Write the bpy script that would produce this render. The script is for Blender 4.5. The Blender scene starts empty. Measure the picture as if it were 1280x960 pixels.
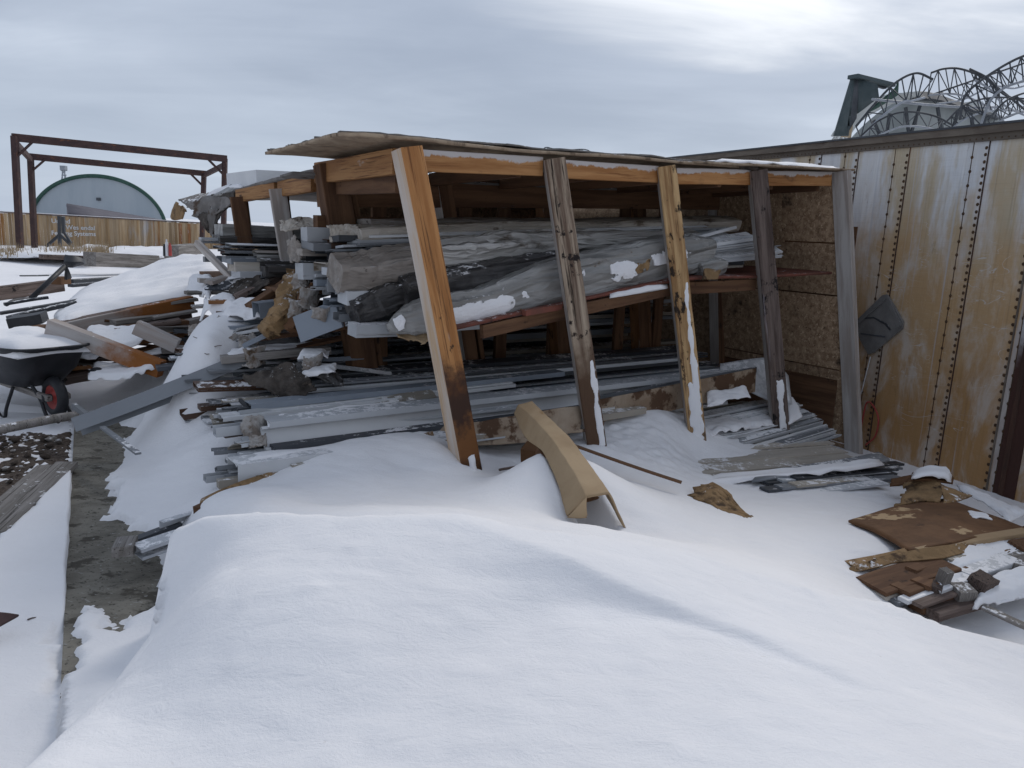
import bpy, bmesh, math, random
import numpy as np
from mathutils import Vector, Matrix, noise as mnoise
random.seed(7); R = random.Random(11)
scn = bpy.context.scene; COL = scn.collection
D2 = math.radians
# ------------------------------------------------------------------ camera
FPX = 950.0; HC = 1.7
pt = math.atan(0.202); rl = math.atan(0.044)
fwd = Vector((0, math.cos(pt), -math.sin(pt))); r0 = Vector((1, 0, 0)); u0 = Vector((0, math.sin(pt), math.cos(pt)))
rgt = r0*math.cos(rl)+u0*math.sin(rl); upv = -r0*math.sin(rl)+u0*math.cos(rl)
CAM = Vector((0, 0, HC))
cd = bpy.data.cameras.new('camera'); co = bpy.data.objects.new('camera', cd); COL.objects.link(co)
cd.sensor_width = 36; cd.lens = FPX/1280*36; cd.clip_start = .05; cd.clip_end = 2000
m = Matrix((rgt, upv, -fwd)).transposed().to_4x4(); m.translation = CAM; co.matrix_world = m
scn.camera = co
def ray(px, py): return rgt*(px-640)+upv*(480-py)+fwd*FPX
def P(px, py, Y):
    d = ray(px, py); return CAM+d*(Y/d.y)
def G(px, py, z):
    d = ray(px, py); return CAM+d*((z-HC)/d.z)
F = Vector((.815, .579, 0)).normalized(); DD = Vector((-.579, .815, 0)).normalized(); Z = Vector((0, 0, 1))
O = Vector((-.64, 4.6, 0))
def S(f, d, z): return O+F*f+DD*d+Z*z
# ------------------------------------------------------------------ materials
def smooth(nt, val, a, b):
    n = nt.nodes.new('ShaderNodeMapRange'); n.interpolation_type = 'SMOOTHSTEP'
    n.inputs[1].default_value = a; n.inputs[2].default_value = b
    nt.links.new(val, n.inputs[0]); return n.outputs[0]
def mth(nt, op, a, b=None):
    n = nt.nodes.new('ShaderNodeMath'); n.operation = op
    for i, v in enumerate((a, b)):
        if v is None: continue
        if isinstance(v, (int, float)): n.inputs[i].default_value = v
        else: nt.links.new(v, n.inputs[i])
    return n.outputs[0]
def mixc(nt, fac, a, b, mode='MIX'):
    n = nt.nodes.new('ShaderNodeMix'); n.data_type = 'RGBA'; n.blend_type = mode
    if isinstance(fac, (int, float)): n.inputs[0].default_value = fac
    else: nt.links.new(fac, n.inputs[0])
    for i, v in ((6, a), (7, b)):
        if isinstance(v, (tuple, list)): n.inputs[i].default_value = (*v[:3], 1)
        else: nt.links.new(v, n.inputs[i])
    return n.outputs[2]
def nz(nt, vec, sc, detail=5, rough=.6, off=0, dist=0):
    mp = nt.nodes.new('ShaderNodeMapping'); mp.inputs['Scale'].default_value = sc if isinstance(sc, tuple) else (sc,)*3
    mp.inputs['Location'].default_value = (off, off*1.7, off*.3)
    nt.links.new(vec, mp.inputs[0])
    n = nt.nodes.new('ShaderNodeTexNoise'); n.inputs['Scale'].default_value = 1; n.inputs['Detail'].default_value = detail
    n.inputs['Roughness'].default_value = rough; n.inputs['Distortion'].default_value = dist
    nt.links.new(mp.outputs[0], n.inputs['Vector']); return n.outputs[0]
SNOWC = (.79, .787, .80)
MATS = {}
def gen(name, c1, c2, sc=(4, 4, 4), rough=.7, bump=.15, bumpd=.004, spots=(), dust=0, dsc=18, metallic=0, var=.12, grads=(), island=False, lo=.35, hi=.65, bsc=None, spec=.3, dmin=.45, crease=0):
    """spots: (colour, scale3, lo, hi); grads: (colour, axis, a, b, noise amount)"""
    mt = bpy.data.materials.new(name); mt.use_nodes = True; nt = mt.node_tree
    b = nt.nodes['Principled BSDF']; tc = nt.nodes.new('ShaderNodeTexCoord'); vec = tc.outputs['Object']
    oi = nt.nodes.new('ShaderNodeObjectInfo')
    va = nt.nodes.new('ShaderNodeVectorMath'); va.operation = 'ADD'
    cb = nt.nodes.new('ShaderNodeCombineXYZ')
    rr = mth(nt, 'MULTIPLY', oi.outputs['Random'], 37.0)
    for i in range(3): nt.links.new(rr, cb.inputs[i])
    nt.links.new(vec, va.inputs[0]); nt.links.new(cb.outputs[0], va.inputs[1]); v2 = va.outputs[0]
    n1 = nz(nt, v2, sc, 6, .65, 0, .3)
    col = mixc(nt, smooth(nt, n1, lo, hi), c1, c2)
    for k, (c, s3, a, bb) in enumerate(spots):
        col = mixc(nt, smooth(nt, nz(nt, v2, s3, 5, .65, 3.1+k*5.7), a, bb), col, c)
    if grads:
        sx = nt.nodes.new('ShaderNodeSeparateXYZ'); nt.links.new(vec, sx.inputs[0])
        for k, (c, ax, a, bb, na) in enumerate(grads):
            g = mth(nt, 'ADD', sx.outputs[ax], mth(nt, 'MULTIPLY', mth(nt, 'SUBTRACT', nz(nt, v2, 7 if na < 1 else 1.2, 5, .7, 9+k), .5), na))
            col = mixc(nt, smooth(nt, g, a, bb), col, c)
    # per-object brightness
    src = oi.outputs['Random']
    if island:
        ge0 = nt.nodes.new('ShaderNodeNewGeometry'); src = ge0.outputs['Random Per Island']
    f = mth(nt, 'ADD', mth(nt, 'MULTIPLY', src, 2*var), 1-var)
    hsv = nt.nodes.new('ShaderNodeHueSaturation'); nt.links.new(col, hsv.inputs['Color']); nt.links.new(f, hsv.inputs['Value']); col = hsv.outputs[0]
    if dust > 0:
        ge = nt.nodes.new('ShaderNodeNewGeometry'); sp = nt.nodes.new('ShaderNodeSeparateXYZ'); nt.links.new(ge.outputs['Normal'], sp.inputs[0])
        up = smooth(nt, sp.outputs[2], dmin, dmin+.4)
        pos = nt.nodes.new('ShaderNodeNewGeometry')
        dn = smooth(nt, mth(nt, 'ADD', nz(nt, pos.outputs['Position'], dsc, 6, .75, 2), mth(nt, 'MULTIPLY', nz(nt, pos.outputs['Position'], 2.2, 3, .5, 4), .6)), .95-dust*.4, 1.02-dust*.4)
        col = mixc(nt, mth(nt, 'MULTIPLY', up, dn), col, SNOWC)
    nt.links.new(col, b.inputs['Base Color'])
    b.inputs['Roughness'].default_value = rough; b.inputs['Metallic'].default_value = metallic
    b.inputs['Specular IOR Level'].default_value = spec
    if bump > 0:
        bp = nt.nodes.new('ShaderNodeBump'); bp.inputs['Strength'].default_value = min(1, bump*3); bp.inputs['Distance'].default_value = bumpd
        nt.links.new(nz(nt, v2, bsc or tuple(s*3 for s in sc), 5, .7, 7), bp.inputs['Height']); nt.links.new(bp.outputs[0], b.inputs['Normal'])
        if crease:
            hh = 0
            for k, s_ in enumerate((1.5, 3.6)):
                q = nz(nt, v2, (s_*2.6, s_*2.6, s_*.4), 2, .45, 11+k*5, .4); r_ = mth(nt, 'SUBTRACT', 1.0, mth(nt, 'MULTIPLY', mth(nt, 'ABSOLUTE', mth(nt, 'SUBTRACT', q, .5)), 9.0)); r_ = mth(nt, 'MULTIPLY', mth(nt, 'MAXIMUM', r_, 0), 1/(k+1)); hh = r_ if k == 0 else mth(nt, 'ADD', hh, r_)
            b2 = nt.nodes.new('ShaderNodeBump'); b2.inputs['Strength'].default_value = .8; b2.inputs['Distance'].default_value = crease
            nt.links.new(hh, b2.inputs['Height']); nt.links.new(bp.outputs[0], b2.inputs['Normal']); nt.links.new(b2.outputs[0], b.inputs['Normal'])
    MATS[name] = mt; return mt
G12 = (14, 14, 1.1)
gen('fresh_wood', (.26, .12, .045), (.38, .20, .08), G12, .75, .2, .003, spots=[((.16, .055, .014), (30, 30, 1.2), .56, .72), ((.14, .06, .022), (80, 80, 1.6), .56, .62), ((.07, .03, .012), (9, 9, 5), .70, .76), ((.55, .52, .50), (6, 6, 2), .66, .8)])
gen('wet_wood', (.31, .13, .04), (.46, .22, .08), G12, .65, .25, .003, spots=[((.17, .06, .016), (30, 30, 1.2), .55, .72), ((.16, .07, .025), (80, 80, 1.6), .56, .62), ((.06, .03, .014), (8, 8, 6), .64, .69), ((.42, .33, .25), (6, 6, 1.2), .64, .76)], grads=[((.15, .055, .016), 2, .86, .74, .25), ((.045, .02, .012), 2, .98, .70, .7), ((.17, .07, .022), 2, .55, .42, .5), ((.03, .015, .008), 2, .36, .05, .6)])
gen('frosted_wood', (.55, .49, .44), (.52, .36, .22), G12, .85, .2, .003, spots=[((.36, .18, .075), (12, 12, 1.2), .56, .72), ((.06, .035, .02), (40, 40, .8), .70, .74), ((.09, .05, .03), (14, 14, 7), .69, .74)])
gen('white_wood', (.52, .49, .465), (.34, .295, .265), G12, .85, .2, .003, spots=[((.12, .11, .13), (11, 11, 6), .66, .74), ((.32, .24, .18), (12, 12, 1.2), .62, .8)])
gen('old_wood', (.13, .085, .06), (.42, .335, .25), (22, 22, 1.3), .85, .7, .010, spots=[((.018, .013, .012), (8, 8, 7), .57, .63), ((.03, .02, .014), (34, 34, 1.6), .54, .64), ((.40, .36, .33), (25, 25, 1), .64, .75)], grads=[((.105, .06, .036), 2, 1.05, .6, .5)])
gen('knotty_wood', (.24, .13, .055), (.50, .33, .165), (20, 20, 1.3), .8, .6, .008, spots=[((.024, .015, .010), (9, 9, 5), .55, .62), ((.10, .05, .025), (26, 26, 2), .55, .7)], grads=[((.16, .11, .07), 2, .5, .1, .5)])
gen('dark_old_wood', (.075, .052, .044), (.19, .145, .125), (22, 22, 1.3), .85, .7, .010, spots=[((.015, .012, .012), (8, 8, 6), .56, .63), ((.34, .30, .32), (16, 16, 1), .64, .75), ((.20, .10, .045), (10, 10, 1.2), .62, .72)])
gen('brown_wood', (.085, .042, .023), (.16, .085, .045), G12, .85, .3, .004, spots=[((.03, .017, .012), (10, 10, 5), .62, .7), ((.35, .32, .30), (14, 14, 1.3), .68, .78)])  # browns kept extra dark: part of the shed's interior shade is in the colour
gen('rust_wood', (.17, .075, .03), (.27, .13, .055), G12, .8, .3, .004, spots=[((.04, .02, .012), (10, 10, 5), .6, .7), ((.40, .37, .36), (8, 8, 1.2), .58, .7)], dust=.5)
gen('header_wood', (.31, .135, .045), (.47, .24, .095), G12, .7, .2, .003, spots=[((.17, .06, .018), (32, 32, 1.2), .52, .68), ((.12, .06, .03), (3, 3, 1.6), .58, .72), ((.09, .04, .015), (10, 10, 5), .70, .76)], grads=[((.52, .48, .46), 0, .020, .034, .11)])
gen('grey_plank', (.16, .145, .13), (.27, .25, .235), G12, .85, .4, .004, spots=[((.09, .08, .07), (80, 80, 1.6), .56, .62), ((.05, .045, .04), (28, 28, 1.5), .56, .7)], dust=.12)
gen('frosted_timber', (.40, .375, .36), (.33, .28, .25), G12, .85, .3, .004, spots=[((.10, .06, .035), (12, 12, 4), .62, .7)], grads=[((.23, .085, .022), 2, .40, .78, .6), ((.07, .03, .014), 2, 1.0, 1.9, .6)], dust=.15)
gen('roof_board', (.27, .20, .14), (.40, .31, .22), (9, 3, 9), .85, .3, .004, spots=[((.13, .09, .06), (3, 14, 5), .54, .68), ((.06, .045, .035), (4, 4, 4), .62, .75)], dust=.22)
gen('osb', (.22, .14, .085), (.40, .28, .18), (20, 20, 20), .85, .3, .004, spots=[((.54, .40, .27), (60, 25, 30), .57, .64), ((.035, .02, .014), (25, 60, 50), .60, .68), ((.04, .024, .016), (3, 3, 3), .58, .75)])
gen('red_board', (.20, .065, .045), (.135, .055, .04), (8, 8, 8), .7, .2, spots=[((.09, .04, .03), (14, 14, 4), .6, .7)], dust=.12)
DU = .42
gen('light_metal', (.44, .455, .475), (.36, .375, .395), (2, 2, 1), .5, .03, .001, spots=[((.20, .19, .18), (16, 16, 1.5), .64, .78)], dust=DU, var=.22)
gen('white_metal', (.58, .59, .60), (.50, .51, .53), (2, 2, 1), .5, .03, .001, spots=[((.32, .30, .28), (14, 14, 1.5), .66, .8)], dust=DU, var=.15)
gen('grey_metal', (.20, .21, .225), (.15, .16, .175), (2, 2, 1), .5, .05, .001, spots=[((.09, .085, .08), (16, 16, 1.5), .62, .75)], dust=DU*.7, var=.25)
gen('dark_metal', (.055, .06, .068), (.035, .038, .045), (2, 2, 1), .5, .05, .001, dust=DU*.45, var=.3)
gen('blue_metal', (.235, .265, .305), (.18, .205, .24), (2, 2, 1), .42, .03, .001, dust=DU*.5, var=.2)
gen('siding', (.36, .325, .28), (.45, .41, .36), (14, 14, .8), .6, .1, .002, spots=[((.20, .165, .13), (16, 16, 1.2), .60, .72)], var=.10, dust=.12)
gen('beige_metal', (.36, .325, .275), (.29, .26, .22), (2, 2, 1), .55, .05, .001, spots=[((.15, .12, .09), (16, 16, 1.5), .62, .75)], dust=DU*.8, var=.2)
gen('brown_metal', (.10, .055, .035), (.065, .038, .027), (2, 2, 1), .5, .05, .001, dust=DU*.6, var=.25)
gen('gutter_metal', (.235, .25, .27), (.19, .20, .22), (2, 2, .6), .4, .03, .001, spots=[((.10, .10, .10), (20, 20, .8), .62, .7)], var=.05, dust=.06)
gen('grey_wrap', (.22, .215, .205), (.33, .325, .315), (9, 9, 1), .42, .25, .006, spots=[((.13, .085, .055), (7, 7, 2.5), .68, .72), ((.36, .36, .36), (14, 14, 1.2), .64, .69)], var=.12, dust=.1, crease=.03)
gen('dark_wrap', (.04, .038, .039), (.085, .08, .077), (9, 9, 1), .42, .3, .006, dust=.22, var=.1, crease=.03)
gen('brown_wrap', (.235, .205, .18), (.345, .31, .28), (9, 9, 1), .65, .25, .006, spots=[((.085, .07, .06), (9, 9, 3.5), .66, .70), ((.36, .34, .33), (12, 12, 1), .62, .68)], var=.1, crease=.025)
gen('beige_wrap', (.40, .355, .30), (.50, .46, .41), (9, 9, 1), .75, .35, .008, spots=[((.15, .115, .085), (5, 5, 2.5), .56, .66)], var=.1, crease=.025)
gen('pale_wrap', (.45, .44, .42), (.58, .57, .555), (9, 9, 1), .6, .35, .008, spots=[((.20, .175, .15), (5, 5, 2.5), .58, .68)], var=.08, crease=.03)
gen('cardboard', (.31, .215, .125), (.39, .285, .175), (3, 3, 2), .85, .15, .004, spots=[((.24, .14, .06), (5, 5, 1.5), .63, .75)], var=.05)
gen('wet_cardboard', (.095, .045, .020), (.145, .072, .033), (5, 5, 5), .75, .3, .005, spots=[((.045, .02, .01), (5, 5, 5), .58, .7), ((.40, .28, .16), (2.6, 2.6, 2.6), .63, .66)])
gen('damp_cardboard', (.21, .145, .095), (.33, .265, .20), (3, 3, 3), .8, .25, .005, spots=[((.085, .046, .026), (4, 4, 4), .50, .58), ((.045, .025, .015), (7, 7, 7), .60, .68)])
gen('torn_cardboard', (.20, .125, .06), (.30, .19, .095), (7, 7, 7), .85, .4, .008, spots=[((.06, .035, .02), (8, 8, 8), .52, .66)], dust=.15)
gen('roof_felt', (.13, .12, .112), (.20, .185, .175), (6, 6, 6), .9, .4, .006, spots=[((.07, .045, .03), (5, 5, 5), .58, .7)], dust=.25)
gen('burnt_cloth', (.03, .025, .022), (.085, .072, .062), (10, 10, 10), .9, .5, .01, spots=[((.16, .12, .09), (8, 8, 8), .6, .7)], dust=.3)
gen('insulation', (.24, .20, .17), (.40, .385, .37), (12, 12, 12), .95, .5, .01, spots=[((.12, .08, .05), (9, 9, 9), .56, .68)], dust=.4)
gen('black_plastic', (.018, .019, .022), (.028, .028, .032), (6, 6, 6), .5, .1, spots=[((.08, .08, .085), (14, 14, 6), .66, .78)])
gen('red_paint', (.40, .06, .05), (.32, .05, .045), (9, 9, 9), .5, .1, spots=[((.10, .04, .03), (14, 14, 14), .6, .7)])
gen('rust_steel', (.042, .025, .025), (.066, .036, .033), (6, 6, 3), .7, .2, spots=[((.13, .055, .03), (9, 9, 4), .58, .7)])
gen('dark_steel', (.04, .045, .052), (.065, .07, .078), (6, 6, 3), .55, .1)
gen('galvanised', (.24, .26, .29), (.32, .34, .37), (8, 8, 8), .5, .1, dust=.2)
gen('green_panel', (.022, .06, .045), (.034, .08, .062), (3, 3, 3), .6, .1)
gen('green_steel', (.05, .07, .075), (.075, .095, .10), (3, 3, 3), .6, .1)
gen('wall_fabric', (.26, .285, .285), (.35, .375, .37), (1.2, 1.2, .4), .7, .15, spots=[((.17, .19, .19), (1.5, 1.5, .2), .56, .7)])
gen('white_fabric', (.40, .42, .41), (.52, .54, .53), (1.2, 1.2, 1.2), .7, .15, spots=[((.35, .37, .37), (1, 1, .3), .58, .75)])
gen('tan_fabric', (.42, .33, .22), (.36, .28, .19), (2, 2, 2), .8, .15)
gen('dome_wall', (.33, .375, .41), (.38, .42, .45), (.5, .5, .1), .7, .05)
gen('fence_board', (.30, .20, .105), (.42, .32, .21), (5, 5, .35), .85, .2, .004, spots=[((.26, .12, .035), (2.4, 2.4, .12), .55, .68), ((.36, .335, .315), (1.5, 1.5, .3), .55, .72)], island=True, var=.28)
gen('dark_roof', (.10, .09, .105), (.13, .12, .135), (2, 2, 2), .8, .1)
gen('sign_paint', (.62, .63, .64), (.55, .56, .57), (6, 6, 6), .8, 0, spots=[((.36, .30, .23), (9, 3, 9), .62, .72)])
gen('concrete', (.15, .137, .113), (.235, .217, .18), (5, 8, 5), .85, .4, .005, spots=[((.075, .066, .052), (5, 7, 5), .54, .62), ((.06, .055, .045), (45, 60, 45), .58, .64), ((.33, .32, .30), (30, 55, 30), .62, .68), ((.38, .39, .40), (30, 60, 30), .70, .76)])
gen('gravel', (.075, .055, .042), (.14, .11, .09), (35, 35, 35), .95, .9, .02, spots=[((.025, .018, .015), (50, 50, 50), .54, .62), ((.23, .20, .18), (70, 70, 70), .64, .68)], bsc=(45, 45, 45))
gen('dry_grass', (.34, .25, .15), (.42, .33, .22), (12, 12, 12), .95, .4, .02)
gen('trailer_rail', (.105, .085, .068), (.155, .13, .105), (3, 12, 12), .7, .15, .003, spots=[((.07, .05, .038), (2, 14, 14), .58, .7)])
gen('rivet_rust', (.05, .028, .015), (.09, .05, .025), (20, 20, 20), .7, .1)
gen('rusty_post', (.035, .02, .016), (.07, .035, .024), (9, 9, 1.5), .8, .5, .006, spots=[((.16, .08, .045), (25, 25, 2), .58, .68), ((.36, .34, .33), (40, 40, 1.5), .66, .70)])
# trailer skin: oxidised aluminium, pale above, tan to brown below
def trailer_mat():
    mt = gen('trailer_skin', (.58, .595, .62), (.72, .735, .75), (5, 5, .55), .55, .05, .001, var=0,
        spots=[((.50, .42, .30), (2.2, 2, .5), .44, .56)],
        grads=[((.50, .335, .18), 2, 2.35, 1.2, 2.6), ((.41, .24, .105), 2, 1.6, .1, 2.4)])
    nt = mt.node_tree; b = nt.nodes['Principled BSDF']; src = b.inputs['Base Color'].links[0].from_socket
    tc = nt.nodes.new('ShaderNodeTexCoord'); v = tc.outputs['Object']
    c = mixc(nt, mth(nt, 'MULTIPLY', smooth(nt, nz(nt, v, (3, 3, 160), 3, .5, 1), .45, .75), .09), src, (.12, .08, .045))
    c = mixc(nt, mth(nt, 'MULTIPLY', smooth(nt, nz(nt, v, (60, 3, 1.1), 4, .5, 4), .5, .75), .2), c, (.09, .06, .035))
    c = mixc(nt, mth(nt, 'MULTIPLY', smooth(nt, nz(nt, v, (22, 3, .35), 4, .6, 8), .60, .72), .6), c, (.50, .52, .56))
    c = mixc(nt, mth(nt, 'MULTIPLY', smooth(nt, nz(nt, v, (2.6, 3, 1.1), 6, .7, 17, .4), .46, .66), .6), c, (.62, .60, .57))
    c = mixc(nt, mth(nt, 'MULTIPLY', smooth(nt, nz(nt, v, (9, 3, 4), 6, .75, 27, .4), .60, .72), .35), c, (.16, .085, .04))
    # long scuffs: thin iso-lines of a low noise, only in patches
    n = nz(nt, v, (1.5, 3, 6), 2, .5, 6, 1.5)
    line = smooth(nt, mth(nt, 'ABSOLUTE', mth(nt, 'SUBTRACT', n, .52)), .006, .002)
    patch = smooth(nt, nz(nt, v, (1.6, 2, 1.6), 2, .5, 12), .50, .58)
    c = mixc(nt, mth(nt, 'MULTIPLY', mth(nt, 'MULTIPLY', line, patch), .6), c, (.62, .62, .62))
    n = nz(nt, v, (2.5, 3, 5), 2, .5, 21, 2.5)
    line = smooth(nt, mth(nt, 'ABSOLUTE', mth(nt, 'SUBTRACT', n, .47)), .005, .001)
    patch = smooth(nt, nz(nt, v, (1.3, 2, 1.3), 2, .5, 31), .53, .60)
    c = mixc(nt, mth(nt, 'MULTIPLY', mth(nt, 'MULTIPLY', line, patch), .5), c, (.66, .62, .55))
    nt.links.new(c, b.inputs['Base Color']); b.inputs['Metallic'].default_value = .15
trailer_mat()
def dents(name, sc, dist):
    nt = MATS[name].node_tree; b = nt.nodes['Principled BSDF']; tc = nt.nodes.new('ShaderNodeTexCoord'); bp = nt.nodes.new('ShaderNodeBump'); bp.inputs['Strength'].default_value = .6; bp.inputs['Distance'].default_value = dist
    nt.links.new(nz(nt, tc.outputs['Object'], sc, 3, .5, 3, .5), bp.inputs['Height']); nt.links.new(b.inputs['Normal'].links[0].from_socket, bp.inputs['Normal']); nt.links.new(bp.outputs[0], b.inputs['Normal'])
dents('trailer_skin', (1.6, 1.6, 1.1), .05)
def snow_mat():
    mt = bpy.data.materials.new('snow'); mt.use_nodes = True; nt = mt.node_tree; b = nt.nodes['Principled BSDF']
    ge = nt.nodes.new('ShaderNodeNewGeometry'); v = ge.outputs['Position']
    c = mixc(nt, smooth(nt, nz(nt, v, 1.3, 4, .6), .3, .7), (.79, .785, .80), (.83, .825, .838))
    d = smooth(nt, nz(nt, v, (26, 26, 26), 3, .6, 5), .72, .78)
    c = mixc(nt, mth(nt, 'MULTIPLY', d, .25), c, (.5, .46, .42))
    nt.links.new(c, b.inputs['Base Color']); b.inputs['Roughness'].default_value = .75; b.inputs['Specular IOR Level'].default_value = .2
    h = mth(nt, 'ADD', mth(nt, 'MULTIPLY', nz(nt, v, (8, 17, 12), 6, .68, 1, .6), .9), mth(nt, 'MULTIPLY', nz(nt, v, (70, 90, 80), 5, .8, 2), .42))
    bp = nt.nodes.new('ShaderNodeBump'); bp.inputs['Strength'].default_value = .5; bp.inputs['Distance'].default_value = .014
    nt.links.new(h, bp.inputs['Height']); nt.links.new(bp.outputs[0], b.inputs['Normal'])
    MATS['snow'] = mt
snow_mat()
# ------------------------------------------------------------------ object helpers
def tag(o, label=None, cat=None, group=None, kind=None):
    if label: o['label'] = label
    if cat: o['category'] = cat
    if group: o['group'] = group
    if kind or cat: o['kind'] = kind or 'thing'
    return o
def empty(name, loc, label=None, cat=None, group=None):
    o = bpy.data.objects.new(name, None); o.empty_display_size = .1; COL.objects.link(o); o.location = loc
    bpy.context.view_layer.update()
    return tag(o, label, cat, group)
def link(name, me, mats, parent=None, M=None, smoothf=False):
    for mm in (mats if isinstance(mats, (list, tuple)) else [mats]): me.materials.append(MATS[mm])
    o = bpy.data.objects.new(name, me); COL.objects.link(o)
    M = M or Matrix.Identity(4)
    if parent is not None:
        o.parent = parent
        pw = parent['_m'] if '_m' in parent.keys() else None
        o.matrix_parent_inverse = Matrix.Identity(4)
        PW = world(parent); o.matrix_basis = PW.inverted() @ M
    else: o.matrix_basis = M
    if smoothf:
        for p in me.polygons: p.use_smooth = True
    return o
def world(o):
    return (world(o.parent) @ o.matrix_basis) if o.parent else o.matrix_basis.copy()
def bm2me(bm, name):
    me = bpy.data.meshes.new(name); bmesh.ops.recalc_face_normals(bm, faces=bm.faces); bm.to_mesh(me); bm.free(); return me
def frame(A, B, up=Z, roll=0):
    zt = (B-A).normalized()
    x = up-zt*up.dot(zt)
    if x.length < 1e-3: x = DD-zt*DD.dot(zt)
    x.normalize(); y = zt.cross(x)
    if roll:
        q = Matrix.Rotation(roll, 3, zt); x = q@x; y = q@y
    M = Matrix((x, y, zt)).transposed().to_4x4(); M.translation = A
    return M
# beam: local Z along the length, local X = 'up' (thickness h), local Y = sideways (width w)
def beam(name, A, B, w, h, mat, parent=None, up=Z, roll=0, bev=.004, sidemats=None, segs=6, wob=.003, seed=None):
    L = (B-A).length; bm = bmesh.new(); rr = random.Random(seed if seed is not None else R.random())
    rings = []
    prof = [(-h/2+bev, -w/2), (h/2-bev, -w/2), (h/2, -w/2+bev), (h/2, w/2-bev), (h/2-bev, w/2), (-h/2+bev, w/2), (-h/2, w/2-bev), (-h/2, -w/2+bev)]
    ph = rr.random()*9
    for i in range(segs+1):
        t = i/segs; ox = wob*math.sin(ph+t*4); oy = wob*math.sin(ph*2+t*3.1)
        rings.append([bm.verts.new((x+ox, y+oy, t*L)) for x, y in prof])
    for i in range(segs):
        for k in range(8):
            f = bm.faces.new((rings[i][k], rings[i][(k+1) % 8], rings[i+1][(k+1) % 8], rings[i+1][k]))
            if sidemats: f.material_index = sidemats.get(k, 0)
    bm.faces.new(rings[0][::-1]); bm.faces.new(rings[-1])
    return link(name, bm2me(bm, name), mat, parent, frame(A, B, up, roll))
def offs(pts, t):   # thicken an open 2D polyline
    n = len(pts); out1 = []; out2 = []
    for i in range(n):
        a = pts[max(0, i-1)]; b = pts[min(n-1, i+1)]
        dx, dy = b[0]-a[0], b[1]-a[1]; l = math.hypot(dx, dy) or 1
        k = 1.2 if 0 < i < n-1 else 1
        out1.append((pts[i][0]-dy/l*t/2*k, pts[i][1]+dx/l*t/2*k)); out2.append((pts[i][0]+dy/l*t/2*k, pts[i][1]-dx/l*t/2*k))
    return out1+out2[::-1]
def section(kind, w, h):  # open polylines, (up, side)
    if kind == 'U': return [(h/2, -w/2), (-h/2, -w/2), (-h/2, w/2), (h/2, w/2)]
    if kind == 'N': return [(-h/2, -w/2), (h/2, -w/2), (h/2, w/2), (-h/2, w/2)]
    if kind == 'L': return [(h/2, w/2), (h/2, -w/2), (-h/2, -w/2)]
    if kind == 'Z': return [(h/2, w/2), (h/2, 0), (-h/2, 0), (-h/2, -w/2)]
    if kind == 'C': return [(h/2-.012, w/2-.012), (h/2-.012, w/2), (h/2, w/2), (h/2, -w/2), (-h/2, -w/2), (-h/2, w/2), (-h/2+.012, w/2)]
    if kind == 'J': return [(h*.1, -w/2+.02), (-h/2, -w/2+.02), (-h/2, -w/2), (h/2, -w/2), (h/2, w*.1), (h*.2, w*.1), (h*.2, w/2), (-h/2, w/2)]
    return [(0, -w/2), (h*.12, -w/6), (-h*.12, w/6), (0, w/2)]
def trim(name, A, B, w, h, mat, kind='box', parent=None, roll=0, t=.004, sag=0, segs=8, twist=0):
    L = (B-A).length; bm = bmesh.new()
    if kind == 'box': prof = [(-h/2, -w/2), (h/2, -w/2), (h/2, w/2), (-h/2, w/2)]
    else: prof = offs(section(kind, w, h), t)
    n = len(prof); rings = []
    for i in range(segs+1):
        s = i/segs; dz = -sag*4*s*(1-s); a = twist*s; c, sn = math.cos(a), math.sin(a)
        rings.append([bm.verts.new((x*c-y*sn+dz, x*sn+y*c, s*L)) for x, y in prof])
    for i in range(segs):
        for k in range(n): bm.faces.new((rings[i][k], rings[i][(k+1) % n], rings[i+1][(k+1) % n], rings[i+1][k]))
    bm.faces.new(rings[0][::-1]); bm.faces.new(rings[-1])
    return link(name, bm2me(bm, name), mat, parent, frame(A, B, Z, roll))
def cr(p0, p1, p2, p3, t): return .5*((2*p1)+(-p0+p2)*t+(2*p0-5*p1+4*p2-p3)*t*t+(-p0+3*p1-3*p2+p3)*t**3)
def spline(pts, t):
    n = len(pts)-1
    if n == 0: return pts[0]
    x = min(max(t, 0), 1)*n; i = min(int(x), n-1); u = x-i
    g = lambda k: pts[k] if 0 <= k <= n else (pts[0]*2-pts[1] if k < 0 else pts[n]*2-pts[n-1])
    return cr(g(i-1), g(i), g(i+1), g(i+2), u)
def nv3(p, f, s=0): return mnoise.noise_vector(p*f+Vector((s, s*1.3, s*.7)))
def n1(p, f, s=0): return mnoise.noise(p*f+Vector((s, s*1.3, s*.7)))
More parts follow.
